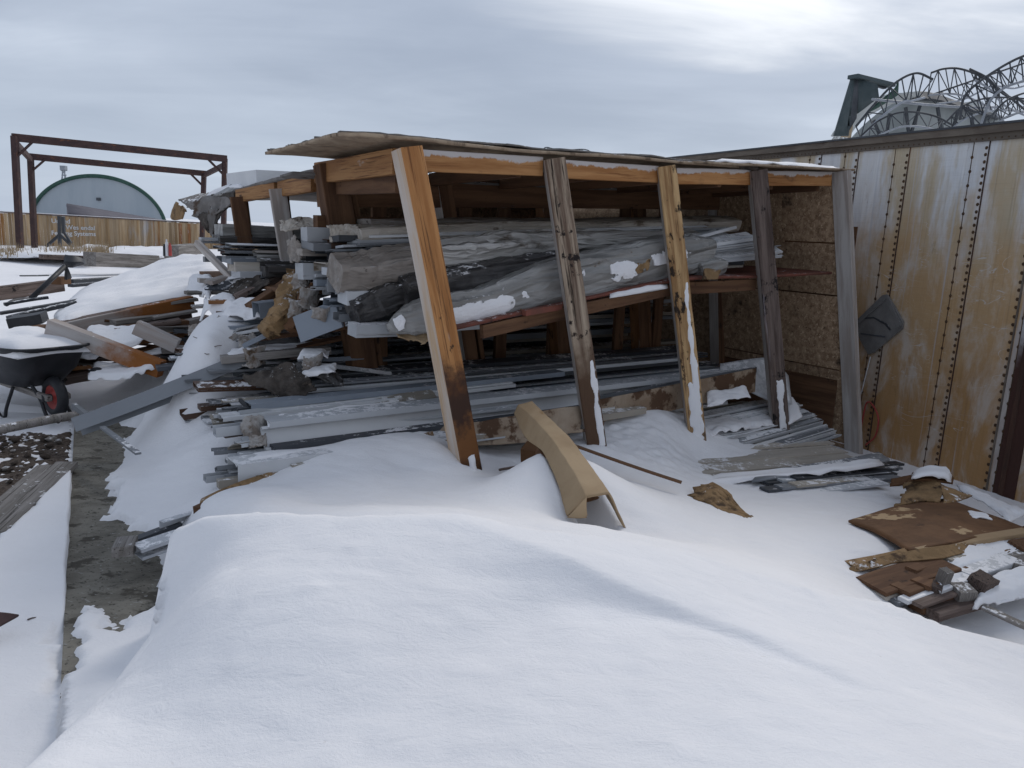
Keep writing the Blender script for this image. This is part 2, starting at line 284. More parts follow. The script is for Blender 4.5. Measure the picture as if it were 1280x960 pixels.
# crumpled sheet through a grid of control points
def sheet(name, grid, mat, thick=.006, amp=.02, freq=4, nu=24, nvv=24, tear=0, parent=None, seed=0, smoothf=True, fine=0, edge_down=0):
    bm = bmesh.new(); V = {}
    org = grid[0][0]
    for i in range(nu+1):
        row = [spline([Vector(p) for p in g], i/nu) for g in grid]
        for j in range(nvv+1):
            p = spline(row, j/nvv)
            p = p+nv3(p, freq, seed)*amp+nv3(p, freq*3.1, seed+5)*amp*.35+(nv3(p, freq*9, seed+8)*fine if fine else Vector())
            V[i, j] = bm.verts.new(p-org)
    for i in range(nu):
        for j in range(nvv):
            if tear:
                e = min(i, nu-1-i, j, nvv-1-j)/min(nu, nvv)
                c = V[i, j].co+org
                if e < tear*(.5+1.8*n1(c, 9, seed+3)+.9*n1(c, 26, seed)): continue
            bm.faces.new((V[i, j], V[i+1, j], V[i+1, j+1], V[i, j+1]))
    for v in list(bm.verts):
        if not v.link_faces: bm.verts.remove(v)
    bm.normal_update()
    me = bpy.data.meshes.new(name); bm.to_mesh(me); bm.free()
    M = Matrix.Translation(org)
    o = link(name, me, mat, parent, M, smoothf)
    md = o.modifiers.new('solid', 'SOLIDIFY'); md.thickness = thick; md.offset = 0
    return o
# snow lying on a surface: lens-like pad over a control grid
def snowpad(name, grid, thick=.05, nu=36, nvv=20, parent=None, seed=0, rag=.25, label=None, amp=.008, free=0):
    bm = bmesh.new(); T = {}; Bm = {}; org = grid[0][0]
    for i in range(nu+1):
        row = [spline([Vector(p) for p in g], i/nu) for g in grid]
        for j in range(nvv+1):
            p = spline(row, j/nvv)
            e = min(i/nu, 1-i/nu, j/nvv, 1-j/nvv)*2
            h = min(1, max(0, e*3.2+n1(p, 7, seed)*rag*2.2+n1(p, 19, seed+2)*rag-.10))
            h = (h*(2-h))**.6
            T[i, j] = bm.verts.new(p-org+Z*(thick*h*(1+.4*n1(p, 5, seed+7))-.012+amp*n1(p, 24, seed+4)*h))
    for i in range(nu):
        for j in range(nvv): bm.faces.new((T[i, j], T[i+1, j], T[i+1, j+1], T[i, j+1]))
    me = bpy.data.meshes.new(name); bm.to_mesh(me); bm.free()
    o = link(name, me, 'snow', parent, Matrix.Translation(org), True)
    md = o.modifiers.new('solid', 'SOLIDIFY'); md.thickness = .008; md.offset = -1
    if parent is None: tag(o, label or 'white snow lying in a ragged cap over the scrap pile', 'snow', kind='stuff')
    return o
# wrapped bundle: swept squashed tube
def wrap(name, pts, ws, hs, mat, parent=None, seed=0, nl=60, nr=28, amp=.02, freq=5, sq=.42, caps=True, rot=.2):
    nl = max(10, int(nl*.62)); nr = max(11, int(nr*.55)); bm = bmesh.new(); rings = []; org = Vector(pts[0]); pts = [Vector(p) for p in pts]
    wv = [Vector((a, b, 0)) for a, b in zip(ws, hs)]
    for i in range(nl+1):
        t = i/nl; c = spline(pts, t); d = (spline(pts, min(1, t+.01))-spline(pts, max(0, t-.01))).normalized()
        x = (Z-d*d.z).normalized(); y = d.cross(x); s = spline(wv, t); ring = []
        for k in range(nr):
            a = 2*math.pi*k/nr; ca, sa = math.cos(a), math.sin(a)
            ra = rot+.35*math.sin(t*2.1+seed); ca, sa = math.cos(a), math.sin(a); px0 = abs(ca)**sq*math.copysign(1, ca)*s.y/2; py0 = abs(sa)**sq*math.copysign(1, sa)*s.x/2; px = px0*math.cos(ra)-py0*math.sin(ra)*s.y/max(s.x, .01)*.8; py = py0*math.cos(ra)+px0*math.sin(ra)
            p = c+x*px+y*py
            nn = (x*px+y*py).normalized()
            q = Vector((t*len(pts)*.35+.5*ca, ca*2.6, sa*2.6)); q2 = Vector((t*len(pts)*2.2+ca*1.5, sa*1.1, seed))
            p = p+nn*(amp*.7*n1(p, freq, seed)+amp*1.1*(.35-abs(n1(q, 1.0, seed+4)))+amp*.9*(.3-abs(n1(q2, 1.3, seed+9)))+amp*.55*n1(p, freq*4, seed+2))
            ring.append(bm.verts.new(p-org))
        rings.append(ring)
    for i in range(nl):
        for k in range(nr): bm.faces.new((rings[i][k], rings[i][(k+1) % nr], rings[i+1][(k+1) % nr], rings[i+1][k]))
    if caps:
        for rg in (rings[0], rings[-1]):
            c = bm.verts.new(sum((v.co for v in rg), Vector())/nr)
            for k in range(nr): bm.faces.new((rg[k], rg[(k+1) % nr], c))
    MW = frame(pts[0], pts[-1]); bmesh.ops.transform(bm, matrix=MW.inverted() @ Matrix.Translation(org), verts=bm.verts)
    o = link(name, bm2me(bm, name), mat, parent, MW, True); o.data.set_sharp_from_angle(angle=D2(23)); return o
def tubebm(bm, A, B, r, seg=6, r2=None):
    A = Vector(A); B = Vector(B); d = (B-A).normalized(); x = d.orthogonal().normalized(); y = d.cross(x); r2 = r if r2 is None else r2
    a = [bm.verts.new(A+(x*math.cos(t)+y*math.sin(t))*r) for t in [2*math.pi*k/seg for k in range(seg)]]
    b = [bm.verts.new(B+(x*math.cos(t)+y*math.sin(t))*r2) for t in [2*math.pi*k/seg for k in range(seg)]]
    for k in range(seg): bm.faces.new((a[k], a[(k+1) % seg], b[(k+1) % seg], b[k]))
    bm.faces.new(a[::-1]); bm.faces.new(b)
def polytube(name, pts, r, mat, parent=None, seg=8, sm=12):
    pts = [Vector(p) for p in pts]; bm = bmesh.new(); org = pts[0]
    q = [spline(pts, i/(sm*(len(pts)-1))) for i in range(sm*(len(pts)-1)+1)] if sm else pts
    x = None; rings = []
    for i, p in enumerate(q):
        d = (q[min(i+1, len(q)-1)]-q[max(i-1, 0)]).normalized()
        x = (d.orthogonal() if x is None else x-d*x.dot(d)).normalized(); y = d.cross(x)
        rings.append([bm.verts.new(p-org+(x*math.cos(2*math.pi*k/seg)+y*math.sin(2*math.pi*k/seg))*r) for k in range(seg)])
    for i in range(len(rings)-1):
        for k in range(seg): bm.faces.new((rings[i][k], rings[i][(k+1) % seg], rings[i+1][(k+1) % seg], rings[i+1][k]))
    bm.faces.new(rings[0][::-1]); bm.faces.new(rings[-1])
    return link(name, bm2me(bm, name), mat, parent, Matrix.Translation(org), True)
def boxbm(bm, c, sx, sy, sz, M=None):
    vs = [bm.verts.new((M@Vector((x*sx/2, y*sy/2, z*sz/2)) if M else Vector((x*sx/2, y*sy/2, z*sz/2)))+Vector(c)) for x in (-1, 1) for y in (-1, 1) for z in (-1, 1)]
    for q in ((0, 1, 3, 2), (4, 6, 7, 5), (0, 4, 5, 1), (2, 3, 7, 6), (0, 2, 6, 4), (1, 5, 7, 3)): bm.faces.new([vs[k] for k in q])
# ------------------------------------------------------------------ world and light
w = bpy.data.worlds.new('World'); scn.world = w; w.use_nodes = True; nt = w.node_tree; bg = nt.nodes['Background']
SUN_EL, SUN_AZ = 42, 30      # degrees; azimuth clockwise from +Y
sky = nt.nodes.new('ShaderNodeTexSky'); sky.sky_type = 'NISHITA'; sky.sun_disc = False
sky.sun_elevation = D2(SUN_EL); sky.sun_rotation = D2(SUN_AZ)
tc = nt.nodes.new('ShaderNodeTexCoord'); sp = nt.nodes.new('ShaderNodeSeparateXYZ'); nt.links.new(tc.outputs['Generated'], sp.inputs[0])
den = mth(nt, 'ADD', mth(nt, 'MAXIMUM', sp.outputs[2], 0.0), .16)
cb = nt.nodes.new('ShaderNodeCombineXYZ')
nt.links.new(mth(nt, 'DIVIDE', sp.outputs[0], den), cb.inputs[0]); nt.links.new(mth(nt, 'DIVIDE', sp.outputs[1], den), cb.inputs[1])
cl = cb.outputs[0]
big = nz(nt, cl, (.42, .75, 1), 6, .5, 3.7, .4); fine = nz(nt, cl, (.8, 1.7, 1), 7, .55, 1.2, .6)
cm = mth(nt, 'ADD', mth(nt, 'MULTIPLY', big, .7), mth(nt, 'MULTIPLY', fine, .3))
SC = 1.0
c1 = mixc(nt, smooth(nt, cm, .36, .60), (2.62*SC, 3.02*SC, 3.78*SC), (3.6*SC, 4.05*SC, 4.85*SC))
c2 = mixc(nt, smooth(nt, cm, .54, .74), c1, (5.3*SC, 5.8*SC, 6.6*SC))
# bright break in the cloud high on the right
dx = mth(nt, 'SUBTRACT', sp.outputs[0], .42); dz = mth(nt, 'SUBTRACT', sp.outputs[2], .36)
br = mth(nt, 'ADD', mth(nt, 'MULTIPLY', mth(nt, 'MULTIPLY', dx, dx), 2.4), mth(nt, 'MULTIPLY', mth(nt, 'MULTIPLY', dz, dz), 26.0))
br = mth(nt, 'ADD', br, mth(nt, 'MULTIPLY', mth(nt, 'SUBTRACT', fine, .5), 1.6))
c3 = mixc(nt, smooth(nt, br, .85, -.1), c2, (7.6*SC, 7.8*SC, 8.1*SC))
hor = mth(nt, 'MULTIPLY', smooth(nt, sp.outputs[2], .17, .0), .75)
c3 = mixc(nt, hor, c3, (3.6*SC, 4.2*SC, 5.2*SC))
fin = mixc(nt, .93, sky.outputs[0], c3)
nt.links.new(fin, bg.inputs['Color']); bg.inputs['Strength'].default_value = .1
sl = bpy.data.lights.new('sun', 'SUN'); sl.energy = 1.2; sl.angle = D2(26); sl.color = (1, .965, .92)
so = bpy.data.objects.new('sun', sl); COL.objects.link(so)
az, el = D2(SUN_AZ), D2(SUN_EL)
sd = Vector((math.sin(az)*math.cos(el), math.cos(az)*math.cos(el), math.sin(el)))
so.rotation_euler = sd.to_track_quat('Z', 'Y').to_euler(); so.location = (4, -4, 9)
vs = scn.view_settings; vs.view_transform = 'Standard'; vs.look = 'None'; vs.exposure = .49; vs.gamma = 1; vs.use_curve_mapping = False
# ------------------------------------------------------------------ snow terrain
def gnoise(x, y, seed=0):
    xi = np.floor(x).astype(np.int64); yi = np.floor(y).astype(np.int64); fx = x-xi; fy = y-yi
    def g(ix, iy, dx, dy):
        h = (ix*374761393+iy*668265263+seed*2147483647) & 0xffffffff
        h = ((h ^ (h >> 13))*1274126177) & 0xffffffff; a = (h & 0xffff)/65536*2*np.pi
        return np.cos(a)*dx+np.sin(a)*dy
    u = fx**3*(fx*(fx*6-15)+10); v = fy**3*(fy*(fy*6-15)+10)
    a = g(xi, yi, fx, fy); b = g(xi+1, yi, fx-1, fy); c = g(xi, yi+1, fx, fy-1); d = g(xi+1, yi+1, fx-1, fy-1)
    return (a*(1-u)+b*u)*(1-v)+(c*(1-u)+d*u)*v
def fbm(x, y, f, o=4, seed=0):
    s = np.zeros_like(x); a = 1
    for k in range(o): s += a*gnoise(x*f, y*f, seed+k*7); f *= 2.03; a *= .5
    return s
class TPS:
    def __init__(s, pts, lam=1e-3):
        p = np.array(pts, float); n = len(p); s.p = p[:, :2]
        K = s.k(np.linalg.norm(s.p[:, None]-s.p[None], axis=2))+lam*np.eye(n)
        Q = np.hstack([np.ones((n, 1)), s.p]); A = np.block([[K, Q], [Q.T, np.zeros((3, 3))]])
        s.w = np.linalg.solve(A, np.concatenate([p[:, 2], np.zeros(3)]))
    @staticmethod
    def k(r): return np.where(r > 1e-9, r*r*np.log(np.maximum(r, 1e-9)), 0)
    def __call__(s, x, y):
        o = s.w[-3]+s.w[-2]*x+s.w[-1]*y
        for (a, b), wt in zip(s.p, s.w): o = o+wt*s.k(np.hypot(x-a, y-b))
        return o
def gp(px, py, z): v = G(px, py, z); return (v.x, v.y, z)
crest_px = [(-60, 1010, .32), (40, 960, .30), (100, 900, .25), (150, 850, .22), (193, 790, .25), (206, 720, .35), (219, 660, .5), (255, 645, .56), (320, 639, .585), (430, 645, .6), (575, 641, .61), (660, 660, .57), (780, 674, .52), (860, 690, .46), (940, 713, .38), (1040, 742, .30), (1110, 753, .24), (1190, 785, .18), (1280, 806, .12), (1420, 840, .05)]
crest = np.array([gp(*c) for c in crest_px])
Wp = list(crest)+[gp(*c) for c in [(200, 950, .31), (400, 950, .345), (640, 950, .335), (900, 950, .27), (1150, 950, .20), (1280, 950, .17), (300, 800, .44), (400, 780, .485), (640, 780, .47), (520, 700, .575), (250, 740, .46), (820, 850, .36), (680, 690, .575), (800, 740, .495), (950, 803, .405), (1100, 880, .315), (1180, 850, .26), (1000, 790, .36), (180, 900, .30)]]+[(0, 1.0, .25), (1.2, .9, .15), (-1.2, 1, .25), (0, -.5, .3), (2.5, .8, .05), (-2, -.5, .2)]
Wf = TPS(Wp, .0006)
Bp = [gp(*c) for c in [(588, 602, .24), (500, 585, .30), (255, 628, .27), (330, 605, .30), (400, 592, .33), (470, 577, .34), (545, 553, .37), (640, 598, .20), (700, 600, .17), (745, 562, .2), (790, 545, .2), (835, 520, .27), (872, 572, .0), (800, 600, .10), (950, 596, -.06), (900, 645, .06), (1050, 630, -.06), (1070, 655, -.03), (1100, 690, .0), (1150, 612, -.2), (1230, 610, -.3), (1280, 700, -.1), (1200, 795, -.16), (1285, 765, -.16), (1150, 750, -.13), (1230, 730, -.12), (700, 652, .28), (745, 658, .28), (790, 667, .29), (125, 868, .12), (80, 925, .15), (175, 806, .06), (940, 704, .23), (1040, 734, .15), (860, 682, .31), (780, 667, .36), (660, 651, .39), (560, 637, .42), (430, 639, .42), (320, 634, .38), (700, 650, .24), (400, 630, .32), (560, 630, .3),
    (300, 470, .55), (262, 428, .80), (243, 412, .79), (228, 445, .56), (217, 470, .36), (205, 455, .34), (250, 500, .42), (280, 540, .33), (180, 520, .14), (250, 560, .26), (200, 560, .14), (200, 620, .10), (215, 690, .04), (180, 640, .06), (160, 560, .035), (290, 600, .24),
    (120, 600, .02), (120, 740, .02), (150, 830, .05), (100, 860, .06), (60, 900, .06), (40, 800, .06), (40, 700, .055), (10, 900, .08), (60, 640, .04), (0, 560, .03), (60, 530, .03), (120, 500, .04), (60, 490, .05), (150, 480, .08), (190, 475, .2), (200, 780, .05)]]
Bp += [(-3.5, 7, .25), (-5, 8, .1), (-6, 6, .05), (-4, 4, .05), (-3, 2, .05), (5, 5, -.3), (5, 8, -.4), (3.6, 8, -.36), (2, 9, -.2), (0, 8, .0), (-2, 9, .1), (4, 3, -.05), (6, 2, -.1), (0, 6.2, .1), (-1.2, 5.6, .2), (1.5, 7.2, .05), (1, 3.5, .22), (-6, 10, 0), (7, 10, -.4)]
Bf = TPS(Bp+[tuple(P(*q)) for q in ((690, 586, 4.12), (704, 625, 3.92), (711, 650, 3.80), (745, 657, 3.76), (783, 664, 3.83), (754, 612, 4.08), (733, 574, 4.30), (676, 566, 4.28))], .002)
def poly_dist(X, Y, poly):   # signed: positive inside
    P2 = np.array(poly); ins = np.zeros(X.shape, bool); d = np.full(X.shape, 1e9)
    for a, b in zip(P2, np.roll(P2, -1, 0)):
        e = b-a; t = np.clip(((X-a[0])*e[0]+(Y-a[1])*e[1])/max(e@e, 1e-12), 0, 1)
        d = np.minimum(d, np.hypot(X-a[0]-t*e[0], Y-a[1]-t*e[1]))
        c = ((a[1] > Y) != (b[1] > Y)); with_ = np.where(abs(b[1]-a[1]) > 1e-12, (b[0]-a[0])*(Y-a[1])/((b[1]-a[1]) or 1e-12)+a[0], 0)
        ins ^= c & (X < with_)
    return np.where(ins, d, -d)
slab_px = [(93, 530), (120, 528), (150, 538), (152, 560), (136, 588), (130, 600), (143, 622), (141, 640), (128, 652), (150, 655), (172, 668), (198, 700), (206, 738), (192, 764), (160, 778), (148, 788), (134, 778), (120, 757), (104, 757), (93, 770), (84, 785), (93, 812), (80, 850), (70, 860), (74, 800), (78, 700)]
slab_poly = [gp(a, b, .0)[:2] for a, b in slab_px]
spot_poly = [gp(a, b, .0)[:2] for a, b in [(146, 541), (158, 534), (175, 536), (183, 545), (172, 553), (155, 552)]]
grav_poly = [gp(a, b, .0)[:2] for a, b in [(-60, 545), (40, 540), (86, 545), (94, 552), (92, 575), (70, 590), (30, 615), (-20, 650), (-60, 640)]]
eA = np.array(gp(93, 530, 0)[:2]); eB = np.array(gp(76, 860, 0)[:2])
def ground_z(X, Y):
    B = Bf(X, Y)
    far = np.clip((np.maximum(np.abs(X-0.3)/5.2, (Y-1)/7.0)-1)/.25, 0, 1); far = far*far*(3-2*far)
    B = B*(1-far)+far*(-.02+.10*fbm(X, Y, .09, 3, 3)*np.clip((Y-9)/8, 0, 1))
    B += .012*fbm(X, Y, 1.7, 4, 9)*(1-.5*far)+.006*fbm(X, Y*2.2, 5, 3, 19)
    # lumpy, churned snow inside the shed and by the third post
    lump = np.exp(-(((X-1.05)/.5)**2+((Y-5.55)/.45)**2)); B += lump*.05*np.abs(fbm(X, Y, 7, 3, 33))
    nr = fbm(X, Y, 9, 4, 5)*.075+fbm(X, Y, 30, 2, 8)*.02
    s = poly_dist(X, Y, slab_poly)+nr
    s = np.maximum(s, poly_dist(X, Y, spot_poly)+nr*.7)
    strip = np.array([gp(100, 697, .02)[:2], gp(148, 674, .02)[:2]]); e = strip[1]-strip[0]
    t = np.clip(((X-strip[0][0])*e[0]+(Y-strip[0][1])*e[1])/(e@e), 0, 1)
    s = np.minimum(s, np.hypot(X-strip[0][0]-t*e[0], Y-strip[0][1]-t*e[1])-.022+nr*.2)
    k = np.clip((s+.05)/.06, 0, 1); k = k*k*(3-2*k)
    B = B*(1-k)+k*(-.02)
    ed = (X-eA[0])*(eB[1]-eA[1])-(Y-eA[1])*(eB[0]-eA[0]); ed = ed/np.hypot(*(eB-eA))  # >0 left of the slab edge
    left = (ed > -.012) & (Y < eA[1]+.3) & (Y > 1.6) & (ed < 1.2)
    B = np.where(left, np.minimum(B, .035), B)
    g = poly_dist(X, Y, grav_poly)+nr*1.4
    B = np.where(left, np.minimum(B, .0), B)
    kg = np.clip((g+.05)/.10, 0, 1)
    B = B*(1-kg)+kg*(-.022+.035*fbm(X, Y, 7, 3, 77)+.035*fbm(X, Y, 24, 3, 78))
    tq = np.array([tuple(P(*q))[:2] for q in ((748, 656, 3.76), (746, 650, 3.86), (723, 601, 4.05), (702, 566, 4.28))])
    td = np.full(X.shape, 1e9)
    for a, b in zip(tq[:-1], tq[1:]):
        e = b-a; t = np.clip(((X-a[0])*e[0]+(Y-a[1])*e[1])/(e@e), 0, 1); td = np.minimum(td, np.hypot(X-a[0]-t*e[0], Y-a[1]-t*e[1]))
    B = B-.20*np.exp(-(td/.085)**4)
    # near drift with a sharp lee edge
    Wz = Wf(X, Y)+.010*fbm(X, Y, 2.2, 4, 41)+.004*fbm(X*.7, Y*2.4, 6, 3, 44)+.007*np.clip(fbm(X, Y*1.4, 4.5, 4, 141)*6-1.6, 0, 1)*np.clip(fbm(X, Y, 1.1, 2, 142)*5, 0, 1)+.002*np.abs(fbm(X*1.3, Y, 14, 2, 143))*np.clip(fbm(X, Y, 1.3, 2, 144)*4, 0, 1)
    poly = [tuple(c[:2]) for c in crest]+[(4.5, 1.2), (3.5, -1.5), (-3, -1.5), (-2.4, .6)]
    d = np.full(X.shape, 1e9); cz = np.zeros(X.shape); lsl = np.zeros(X.shape)
    LS = [.8, .9, 1.2, 2, 4.5, 5, 5, 3.2, 1.8, 1.3]+[1.3]*12
    for k_, (a, b) in enumerate(zip(crest[:-1], crest[1:])):
        e = b[:2]-a[:2]; t = np.clip(((X-a[0])*e[0]+(Y-a[1])*e[1])/(e@e), 0, 1)
        q = np.hypot(X-a[0]-t*e[0], Y-a[1]-t*e[1]); zz = a[2]+t*(b[2]-a[2]); cz = np.where(q < d, zz, cz); lsl = np.where(q < d, LS[k_]+t*(LS[k_+1]-LS[k_]), lsl); d = np.minimum(d, q)
    ins = poly_dist(X, Y, poly) > 0
    wob = .014*fbm(X, Y, 3, 3, 50)
    lee = cz-lsl*np.maximum(d-.015, 0)+wob*np.clip(d*4, 0, 1)
    edge_soft = .006*np.exp(-(d/.025)**2)
    ridge = np.array([gp(*c) for c in [(575, 645, .615), (680, 688, .575), (800, 738, .5), (950, 800, .4), (1100, 880, .3), (1290, 990, .22), (1600, 1150, .1)]])
    rd = np.full(X.shape, 1e9); sg = np.zeros(X.shape)
    for a, b in zip(ridge[:-1], ridge[1:]):
        e = b[:2]-a[:2]; t = np.clip(((X-a[0])*e[0]+(Y-a[1])*e[1])/(e@e), 0, 1); q = np.hypot(X-a[0]-t*e[0], Y-a[1]-t*e[1])
        sg = np.where(q < rd, np.sign((X-a[0])*e[1]-(Y-a[1])*e[0]), sg); rd = np.minimum(rd, q)
    Wz = Wz-np.where(sg > 0, .085*(1-np.exp(-rd/.10))*np.exp(-rd/.6), .01*(1-np.exp(-rd/.3)))*np.clip(d*3, 0, 1)
    D = np.where(ins, Wz-edge_soft, lee-edge_soft)
    # smooth max of drift and background
    kk = .012; h = np.clip(.5+.5*(D-B)/kk, 0, 1)
    Zc = B*(1-h)+D*h+kk*h*(1-h)
    near = (d < 1.6) | ins
    return np.where(near, Zc, B)
def axis(a, b, step, lo, hi, g=1.16):
    c = list(np.arange(a, b, step)); s = step; x = c[-1]; r = []
    while x < hi: s *= g; x += s; r.append(x)
    s = step; x = a; l = []
    while x > lo: s *= g; x -= s; l.append(x)
    return np.array(l[::-1]+c+r)
xs = axis(-3.9, 4.6, .019, -260, 260); ys = axis(1.2, 7.6, .019, -60, 420)
X, Y = np.meshgrid(xs, ys); Zg = ground_z(X, Y); Zg[(Y > 60)] *= .3
def zat(x, y): return float(ground_z(np.array([[float(x)]]), np.array([[float(y)]]))[0, 0])
def grid_mesh(name, X, Y, Zg, mat, kind):
    ny, nx = X.shape; me = bpy.data.meshes.new(name)
    co_ = np.stack([X, Y, Zg], -1).reshape(-1, 3).astype(np.float32)
    i = (np.arange(ny-1)[:, None]*nx+np.arange(nx-1)[None]).ravel(); q = np.stack([i, i+1, i+nx+1, i+nx], 1).astype(np.int32)
    me.vertices.add(len(co_)); me.vertices.foreach_set('co', co_.ravel())
    me.loops.add(q.size); me.loops.foreach_set('vertex_index', q.ravel()); me.polygons.add(len(q))
    me.polygons.foreach_set('loop_start', np.arange(0, q.size, 4, dtype=np.int32)); me.polygons.foreach_set('loop_total', np.full(len(q), 4, np.int32))
    me.update(); me.validate(); me.polygons.foreach_set('use_smooth', np.ones(len(q), bool))
    o = link(name, me, mat); tag(o, kind='structure'); return o
grid_mesh('snow_ground', X, Y, Zg, 'snow', 'structure')
# knee-high snow edge along the slab: snow lying on the ground left of it, cut off straight at the slab
ue = (eB-eA)/np.hypot(*(eB-eA)); ne = np.array([ue[1], -ue[0]]); ne = ne*(1 if ne[0] < 0 else -1)
tt, ww = np.meshgrid(np.linspace(.02, 4.4, 330), np.concatenate([[-.004, -.001, .004, .012], np.linspace(.03, 1.35, 60)]))
wobe = .010*fbm(tt, tt*0, 2.2, 3, 90)
sx = eA[0]+ue[0]*tt+ne[0]*(ww+wobe); sy = eA[1]+ue[1]*tt+ne[1]*(ww+wobe)
szz = .066+.012*fbm(sx, sy, 2.2, 4, 91)-.075*np.clip((ww-.25)/1.1, 0, 1)**1.3-np.where(ww < -.002, .12, 0)-np.where(ww < .002, .006, 0)-.1*np.clip(.25-tt, 0, 1)-.12*np.clip((tt-3.05)/.7, 0, 1)
qa = np.array(gp(95, 574, .05)[:2]); qb = np.array(gp(-12, 678, .05)[:2]); qe = (qb-qa)/np.hypot(*(qb-qa))
qd = (sx-qa[0])*qe[1]-(sy-qa[1])*qe[0]
szz -= .16*np.clip((qd*(1 if (gp(20, 560, .0)[0]-qa[0])*qe[1]-(gp(20, 560, .0)[1]-qa[1])*qe[0] > 0 else -1)+.02+.05*fbm(sx, sy, 5, 3, 93))/.05, 0, 1)
grid_mesh('snow_bank', sx, sy, szz, 'snow', 'structure')
# concrete slab and gravel beneath the snow
def flat(name, poly, z, mat, depth=.15):
    bm = bmesh.new(); vs = [bm.verts.new((x, y, z)) for x, y in poly]; f = bm.faces.new(vs)
    r = bmesh.ops.extrude_face_region(bm, geom=[f]); bmesh.ops.translate(bm, verts=[v for v in r['geom'] if isinstance(v, bmesh.types.BMVert)], vec=(0, 0, -depth))
    o = link(name, bm2me(bm, name), mat); tag(o, kind='structure'); return o
nrm = np.array([-(eB-eA)[1], (eB-eA)[0]])/np.hypot(*(eB-eA)); nrm = nrm*(1 if nrm[0] > 0 else -1)
a0 = eA+(eA-eB)*.2; b0 = eB+(eB-eA)*.15
flat('concrete_path', [tuple(b0), tuple(b0+nrm*1.25), tuple(a0+nrm*1.25), tuple(a0)], .006, 'concrete')
gx, gy = np.meshgrid(np.arange(-5.2, -2.2, .02), np.arange(3.9, 6.4, .02))
gz = -.012+.016*fbm(gx, gy, 9, 3, 60)+.012*np.abs(fbm(gx, gy, 22, 2, 61))
gz -= .08*np.clip(((gx-eA[0])*(eB[1]-eA[1])-(gy-eA[1])*(eB[0]-eA[0]))/np.hypot(*(eB-eA)) < .02, 0, 1)
grid_mesh('gravel_ground', gx, gy, gz, 'gravel', 'structure')
# ------------------------------------------------------------------ lumber shed
def J(a): return R.uniform(-a, a)
shed = empty('lumber_shed', S(0, 0, 0), 'open wooden lean-to lumber shed with leaning posts and a sagging plywood roof', 'shed')
def snowstrip(name, A, B, w, t, parent, seed=0, up=Z, roll=0):   # frozen snow plastered along a post face
    Mx = frame(A, B, up, roll); L = (B-A).length; bm = bmesh.new(); nu, nv_ = 70, 10; V = {}
    for i in range(nu+1):
        for j in range(nv_+1):
            y = (j/nv_-.5)*w; z = i/nu*L; p = Vector((seed*3.1, y*14, z*9)); e = min(j/nv_, 1-j/nv_)*2; ez = min(i/nu, (1-i/nu))*6
            h = max(0, min(1, min(e*1.7, ez)+mnoise.noise(p)*1.0+mnoise.noise(p*2.7)*.4-.2)); V[i, j] = bm.verts.new((t*h**.7-.012*(1-min(1, h*4)), y, z))
    for i in range(nu):
        for j in range(nv_): bm.faces.new((V[i, j], V[i+1, j], V[i+1, j+1], V[i, j+1]))
    return link(name, bm2me(bm, name), 'snow', parent, Mx, True)
# front posts: faces 0 = left side (-F), front = -D; local X = D, local Y = Z x D ~ F-ish
def post(A, B, wd, mats, sidemats, label=None, seed=1, up=DD):
    o = beam('post', A, B, wd, wd, mats, shed, up=up, bev=.008, sidemats=sidemats, segs=14, wob=.006, seed=seed)
    if label: o['label'] = label
    return o
pw = .142
def face_up(p, turn):
    v = Vector((-p.x, -p.y, 0)).normalized(); r = Vector((-v.y, v.x, 0)); r = r if r.x > 0 else -r
    return -(v*math.cos(D2(turn))+r*math.sin(D2(turn)))
p_top = [P(507, 186, 4.6), P(693, 199, 5.35), P(833, 208, 6.1), P(947, 213, 6.7)]
p_bot = [P(592, 622, 4.6), P(746, 575, 5.35), P(873, 580, 6.1), P(977, 570, 6.7)]
# beam() profile sides: k=0 -> local -Y face (side), k=2 -> +X, k=4 -> +Y, k=6 -> -X
# local X = D (towards back), local Y = Zaxis x X ; with axis up: Z x D = -F  => +Y face is the left side
post(p_bot[0], p_top[0], pw, ['wet_wood', 'frosted_wood'], {3: 1, 4: 1}, 'bright orange leaning post with a frosted side and dark wet foot', 1)
post(p_bot[1], p_top[1], pw, ['old_wood', 'white_wood'], {4: 1, 3: 1}, 'dark weathered leaning post with flaking bark', 2, face_up(p_bot[1], 13))
post(p_bot[2], p_top[2], pw, ['knotty_wood', 'white_wood'], {4: 1}, 'knotty yellow post with a broad stripe of frozen snow', 3, face_up(p_bot[2], 12))
post(p_bot[3], p_top[3], pw, ['dark_old_wood', 'white_wood'], {4: 1, 3: 1}, 'dark grey weathered post', 4, face_up(p_bot[3], 17))
o = beam('post', P(1068, 590, 7.22), P(1052, 214, 7.22), .16, .065, ['white_wood', 'grey_plank'], shed, up=F, bev=.004, segs=10, seed=5); o['label'] = 'pale frosted plank post at the trailer end'
# plastered snow on the posts
fr = lambda i, t: p_bot[i].lerp(p_top[i], t)
def sn(i, a, b, w, t, k, sh=0):
    u = face_up(p_bot[i], (20, 13, 12, 17)[i]) if i else DD; s_ = Vector((u.y, -u.x, 0))
    snowstrip('snow_crust', fr(i, a)-u*(pw/2-.001)+s_*sh, fr(i, b)-u*(pw/2-.001)+s_*sh, w, t, shed, k, up=-u)
sn(1, .04, .42, .055, .006, 1, .045); sn(2, .06, .70, .07, .008, 2, .036); sn(2, .06, .3, .11, .010, 3, .012); sn(3, .10, .30, .07, .008, 4, .02); sn(0, .02, .14, .05, .02, 5, .0)
